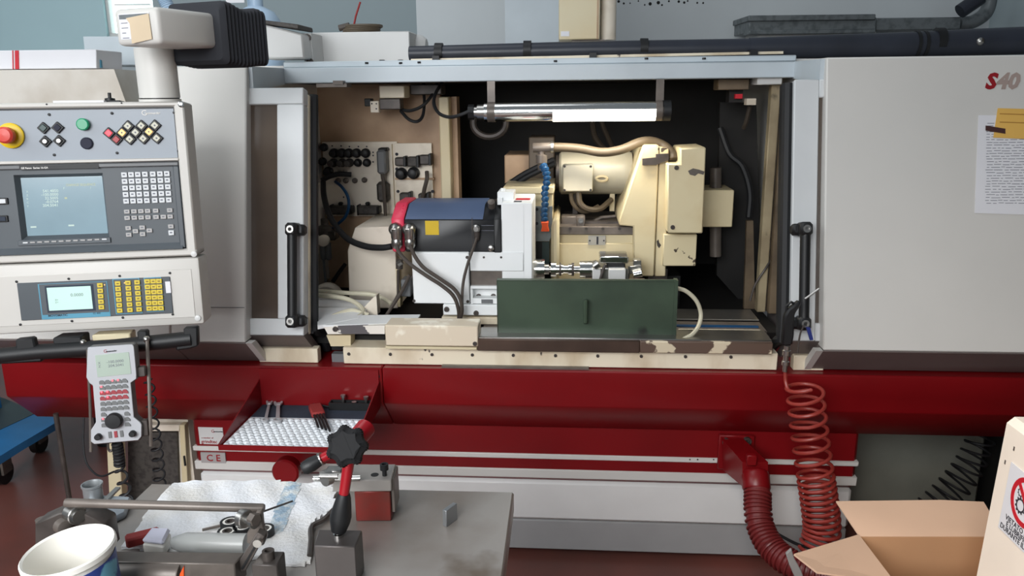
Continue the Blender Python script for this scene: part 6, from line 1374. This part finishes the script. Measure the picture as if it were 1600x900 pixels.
obj('round_bar', G().lathe(cyl0, cyl1 - cyl0, [(0.018, 0), (0.019, 0.002), (0.019, (cyl1 - cyl0).length - 0.002), (0.018, (cyl1 - cyl0).length)], 24), m_dsteel, None, 'thick dull steel bar lying in front of the fixture rail', 'steel bar')
obj('flat_bar', G().prism(TOP, [(wz(x, y, ZB + 0.02).x, wz(x, y, ZB + 0.02).y) for x, y in ((292, 886), (366, 889), (364, 925), (290, 925))], ZB + 0.0005, ZB + 0.02), m_dsteel, None, 'flat steel bar end beside the thick bar at the bottom edge', 'steel bar')
obj('red_chip', G().pprism(Frame(V((0, wz(286, 893, ZB + .03).y - 0.022, 0)), (1, 0, 0), (0, 0, 1), (0, 1, 0)), [(281, 897), (287, 885), (287, 905), (280, 905)], 0, 0.003), m_orange, None, 'orange tag standing at the end of the thick steel bar', 'tag')
# bearings
brg = []
def bearing(px, py, label):
    c = wz(px, py, ZB + 0.014); t = thing('ball_bearing', label, 'bearing', V((c.x, c.y, ZB + 0.003)), 'small bearings on the rag')
    ax = V((0, -0.55, 0.83)); o = c
    obj('outer_race', G().lathe(o, (0, 0, 1), [(0.0142, -0.009), (0.0142, 0.001), (0.0105, 0.001), (0.0105, -0.009)], 22, caps=False), m_black, t)
    obj('shield', G().lathe(o, (0, 0, 1), [(0.0105, -0.001), (0.0105, 0.0005), (0.007, 0.0005), (0.007, -0.001)], 22, caps=False), m_plastwhite, t)
    obj('inner_race', G().lathe(o, (0, 0, 1), [(0.007, -0.009), (0.007, 0.0012), (0.0042, 0.0012), (0.0042, -0.009)], 18, caps=False), m_oxide, t)
bearing(359, 815, 'small black bearing at the back of the group on the rag'); bearing(355, 830, 'small black bearing at the front of the group on the rag'); bearing(379, 823, 'small black bearing right of the front pair, behind the roller'); bearing(413, 826, 'small bearing right of the fixture arm on the rag')
obj('thin_pin', G().cyl(wz(316, 828, ZB + .011), wz(346, 821, ZB + .011), 0.0022, n=8), m_dsteel, None, 'thin steel pin lying left of the bearings', 'pin')
obj('thin_wire', G().cyl(wz(412, 799, ZB + .02), wz(457, 783, ZB + .011), 0.0016, n=8), m_oxide, None, 'thin dark wire crossing the blue stripe of the rag', 'wire')
# plastic box, tube, rubber stick, scrap
zpb = ZB + 0.034
tq = [wz(x, y, zpb) for x, y in ((221, 842), (255, 846), (266, 824), (236, 823))]
pbx = thing('small_plastic_box', 'small white lidded plastic box on the rag beside the clear tube', 'plastic box', wz(243, 855, ZB))
obj('box_body', G().prism(TOP, [(p.x, p.y) for p in tq], ZB + 0.009, zpb - 0.008, 0, 0.002), m_plastwhite, pbx); obj('box_lid', G().prism(TOP, [(p.x, p.y) for p in tq], zpb - 0.0075, zpb, 0, 0.003), mat('lid_lilac', (206, 206, 222), 0.3), pbx)
t0, t1 = wz(270, 848, ZB + 0.024), wz(385, 850, ZB + 0.024)
tbx = thing('clear_tube', 'long clear plastic tube with grey contents lying on the rag', 'plastic tube', wz(328, 860, ZB))
obj('tube_shell', G().lathe(t0, t1 - t0, [(0.008, 0), (0.0135, 0.015), (0.0145, 0.02), (0.0145, (t1 - t0).length)], 20), m_frost, tbx)
tcol = obj('tube_core', G().lathe(t0 + (t1 - t0) * 0.35, t1 - t0, [(0.010, 0), (0.010, (t1 - t0).length * 0.62)], 14), m_key2, tbx)
r0, r1 = wz(196, 846, ZB + .018), wz(236, 836, ZB + .018)
obj('rubber_stick', G().box(Frame(r0, (r1 - r0), V((0, 0, 1)).cross(r1 - r0), V((0, 0, 1))), 0, (r1 - r0).length + 0.012, -0.008, 0.012, -0.009, 0.006, 0.003), m_rubred, None, 'dull red rubber stick beside the small plastic box', 'rubber stick')
# silver foil tray, tin can behind the rod
zt3 = ZB + 0.012
fo = thing('metal_dish', 'crumpled silver metal dish behind the round rod', 'dish', wz(165, 800, ZB))
tq = [wz(x, y, zt3) for x, y in ((118, 800), (150, 772), (205, 775), (196, 800), (150, 822))]
obj('dish_plate', G().prism(TOP, [(p.x, p.y) for p in tq], ZB + 0.001, zt3, 0, 0.003), mat('dull_aluminium', (160, 168, 176), 0.35, 0.35, vary=0.15, scale=12), fo)
obj('dish_strip', G().box(Frame(wz(136, 812, zt3), wz(185, 764, zt3) - wz(136, 812, zt3), V((0, 0, 1)).cross(wz(185, 764, zt3) - wz(136, 812, zt3)), (0, 0, 1)), 0, (wz(185, 764, zt3) - wz(136, 812, zt3)).length, -0.004, 0.004, 0.0005, 0.004), m_steel, fo)
can = thing('open_tin', 'small open aluminium tin on the silver dish', 'tin', wz(147, 778, zt3))
cz = wz(147, 780, zt3 + 0.0008)
obj('tin_wall', G().lathe(cz, (0, 0, 1), [(0.0140, 0), (0.0142, 0.002), (0.0142, 0.022), (0.0158, 0.0235), (0.0158, 0.027), (0.0142, 0.027), (0.0128, 0.022), (0.0128, 0.006), (0.001, 0.0055)], 28, caps=False), mat('tin_alu', (156, 160, 162), 0.35, 0.6, vary=0.05), can)
# bucket
zbk2 = ZB + 0.105
rim = [wz(x, y, zbk2) for x, y in ((31, 868), (181, 850), (106, 893), (112, 820))]
rc_ = wz(106, 857, zbk2)
bk = thing('plastic_bucket', 'white plastic bucket with blue printed label at the bench corner', 'bucket', V((rc_.x, rc_.y, ZB)))
axb = V((0.10, -0.03, 1)).normalized(); axb = V((-0.09, -0.05, 1)).normalized()
ob_ = V((rc_.x, rc_.y, zbk2)) - axb * 0.100
kk = 0.86
obj('bucket_shell', G().lathe(ob_, axb, [(r * kk, h) for r, h in ((0.001, 0.002), (0.048, 0), (0.056, 0.090), (0.0615, 0.092), (0.0615, 0.098), (0.0595, 0.100), (0.0565, 0.098), (0.0545, 0.090), (0.046, 0.004), (0.001, 0.003))], 40, caps=False), m_plastwhite, bk)
obj('bucket_label', G().lathe(ob_, axb, [(r * kk, h) for r, h in ((0.0494, 0.006), (0.0565, 0.084), (0.0570, 0.084), (0.0499, 0.006))], 40, caps=False), m_bucketlbl, bk)
# ================================================================== LOWER LEFT FLOOR AREA
dl = thing('blue_dolly', 'blue steel dolly on castors at the left edge', 'dolly', wz(20, 720, 0.2))
zd = 0.30
tq = [wz(x, y, zd) for x, y in ((-60, 706), (2, 667), (52, 645), (90, 650), (86, 661), (30, 694), (-60, 750))]
obj('deck_edge', G().prism(TOP, [(p.x, p.y) for p in tq], zd - 0.03, zd), m_blue, dl)
tq = [wz(x, y, zd + 0.002) for x, y in ((-70, 600), (6, 622), (58, 644), (0, 671), (-60, 705))]
obj('deck_plate', G().prism(TOP, [(p.x, p.y) for p in tq], zd - 0.01, zd + 0.002), mat('deck_dark', (66, 78, 80), 0.5), dl)
p = wz(-6, 640, zd); obj('upright', G().box(WF, p.x - 0.1, p.x + 0.012, zd, zd + 0.25, p.y - 0.02, p.y + 0.02), m_blue, dl)
for px, py in ((6, 738), (62, 690)):
    p = wz(px, py, 0.05); obj('castor', G().lathe(V((p.x - 0.02, p.y, 0.05)), (1, 0, 0), [(0.05, 0), (0.05, 0.03)], 20), m_black, dl); obj('castor_fork', G().box(WF, p.x - 0.03, p.x + 0.02, 0.05, zd - 0.03, p.y - 0.03, p.y + 0.03), m_dsteel, dl)
pr0 = mt(87, 646, 0.05)
obj('steel_post', G().tube([V((pr0.x, pr0.y, 0.0)), V((pr0.x, pr0.y, 0.30)), V((pr0.x, pr0.y, pr0.z))], 0.0085, 12), m_oxide, None, 'thin dark steel post between dolly and handheld unit', 'post')
cable('thin_wire', [(131, 652, -.15), (130, 690, -.18), (134, 720, -.20), (146, 738, -.22), (160, 744, -.24), (178, 737, -.26)], 0.003, m_rubber, 'thin dark wire curving below the handheld unit')
ec = thing('electrical_cabinet', 'grey cabinet door in a cream frame beneath the red ledge', 'cabinet', mt(245, 800, 0.3))
wE = 0.30
u0, z1 = M.hit(192, 655, wE); u1, z0 = M.hit(297, 760, wE); z1 = zb2 - 0.002
obj('cabinet_body', G().box(M, u0, u1 + 0.01, 0.0, z1, wE + 0.02, 0.9), m_plate, ec)
obj('door_panel', G().pprism(M, [(200, 676), (276, 676), (284, 900), (200, 900)], wE + 0.005, wE + 0.019), m_seatgrey, ec)
obj('frame_right', G().pprism(M, [(280, 664), (288, 664), (301, 900), (291, 900)], wE - 0.01, wE + 0.02, 0, 0.002), m_cream2, ec)
obj('frame_top', G().pprism(M, [(225, 664), (280, 664), (280, 674), (225, 674)], wE - 0.008, wE + 0.02, 0, 0.002), m_plate, ec)
obj('latch', G().pbox(M, 286, 713, 290, 728, wE - 0.016, wE - 0.01), m_black, ec)
pst = obj('cream_post', G().pprism(M, [(166, 690), (186, 690), (196, 900), (176, 900)], wE - 0.10, wE - 0.06, 0, 0.003), m_cream2, None, 'narrow cream post behind the spiral cord on the left', 'post')
obj('blue_can', G().lathe(V((wz(120, 690, 0.12).x, wz(120, 690, 0.12).y + 0.25, 0.0)), (0, 0, 1), [(0.05, 0), (0.05, 0.16), (0.045, 0.17)], 18), m_black, None, 'dark round canister on the floor behind the steel post', 'canister')
# ================================================================== ONE MACHINE: assemblies become parts, their pieces sub-parts
gm = thing('grinding_machine', 'large white and red cylindrical grinding machine with open work area', 'grinding machine', M.p(0, 0, 0.5))
def reparent(o, p):
    wm_ = WM[o.name]; o.parent = p; o.matrix_local = WM[p.name].inverted() @ wm_
def absorb(root, main, newname):
    kids = [o for o in bpy.data.objects if o.parent == root]
    m = next(o for o in kids if o.name.split('.')[0] == main)
    rest = [o for o in kids if o != m]
    for k in list(rest) + [m]: rest += [o for o in bpy.data.objects if o.parent == k]
    rest = [o for o in dict.fromkeys(rest) if o != m]
    lab = root.get('label')
    bpy.data.objects.remove(root)
    reparent(m, gm)
    for o in rest: reparent(o, m)
    old = WM[m.name]; m.name = newname; WM[m.name] = old
    if lab: m['label'] = lab
    return m
for r_, mn_, nn_ in ((base, 'body', 'base'), (apr, 'ledge_section', 'front_ledge'), (enc, 'right_cabinet', 'enclosure'), (ld, 'door_frame', 'sliding_door'), (rd, 'door_frame', 'sliding_door'),
                     (bed, 'sill_panel', 'bed'), (iw, 'wall_sheet', 'connector_panel'), (rcx, 'column_front', 'inner_column'), (wh, 'housing', 'workhead_housing'), (ck, 'chuck_body', 'chuck'), (we, 'sloped_guard', 'wheelhead_guard'),
                     (wm, 'motor_shell', 'wheel_motor'), (gd, 'guard_top', 'wheel_guard'), (ms, 'cover_body', 'side_cover'), (tl, 'tailstock_body', 'tailstock'), (mn, 'pipe_tee', 'coolant_pipe'),
                     (bx, 'housing_body', 'top_housing'), (g2, 'clamp_block', 'guard_clamp'), (bkb, 'box_body', 'rear_gearbox')): absorb(r_, mn_, nn_)
for o in (dk, strip, jb):
    reparent(o, gm)
    if 'category' in o: del o['category']
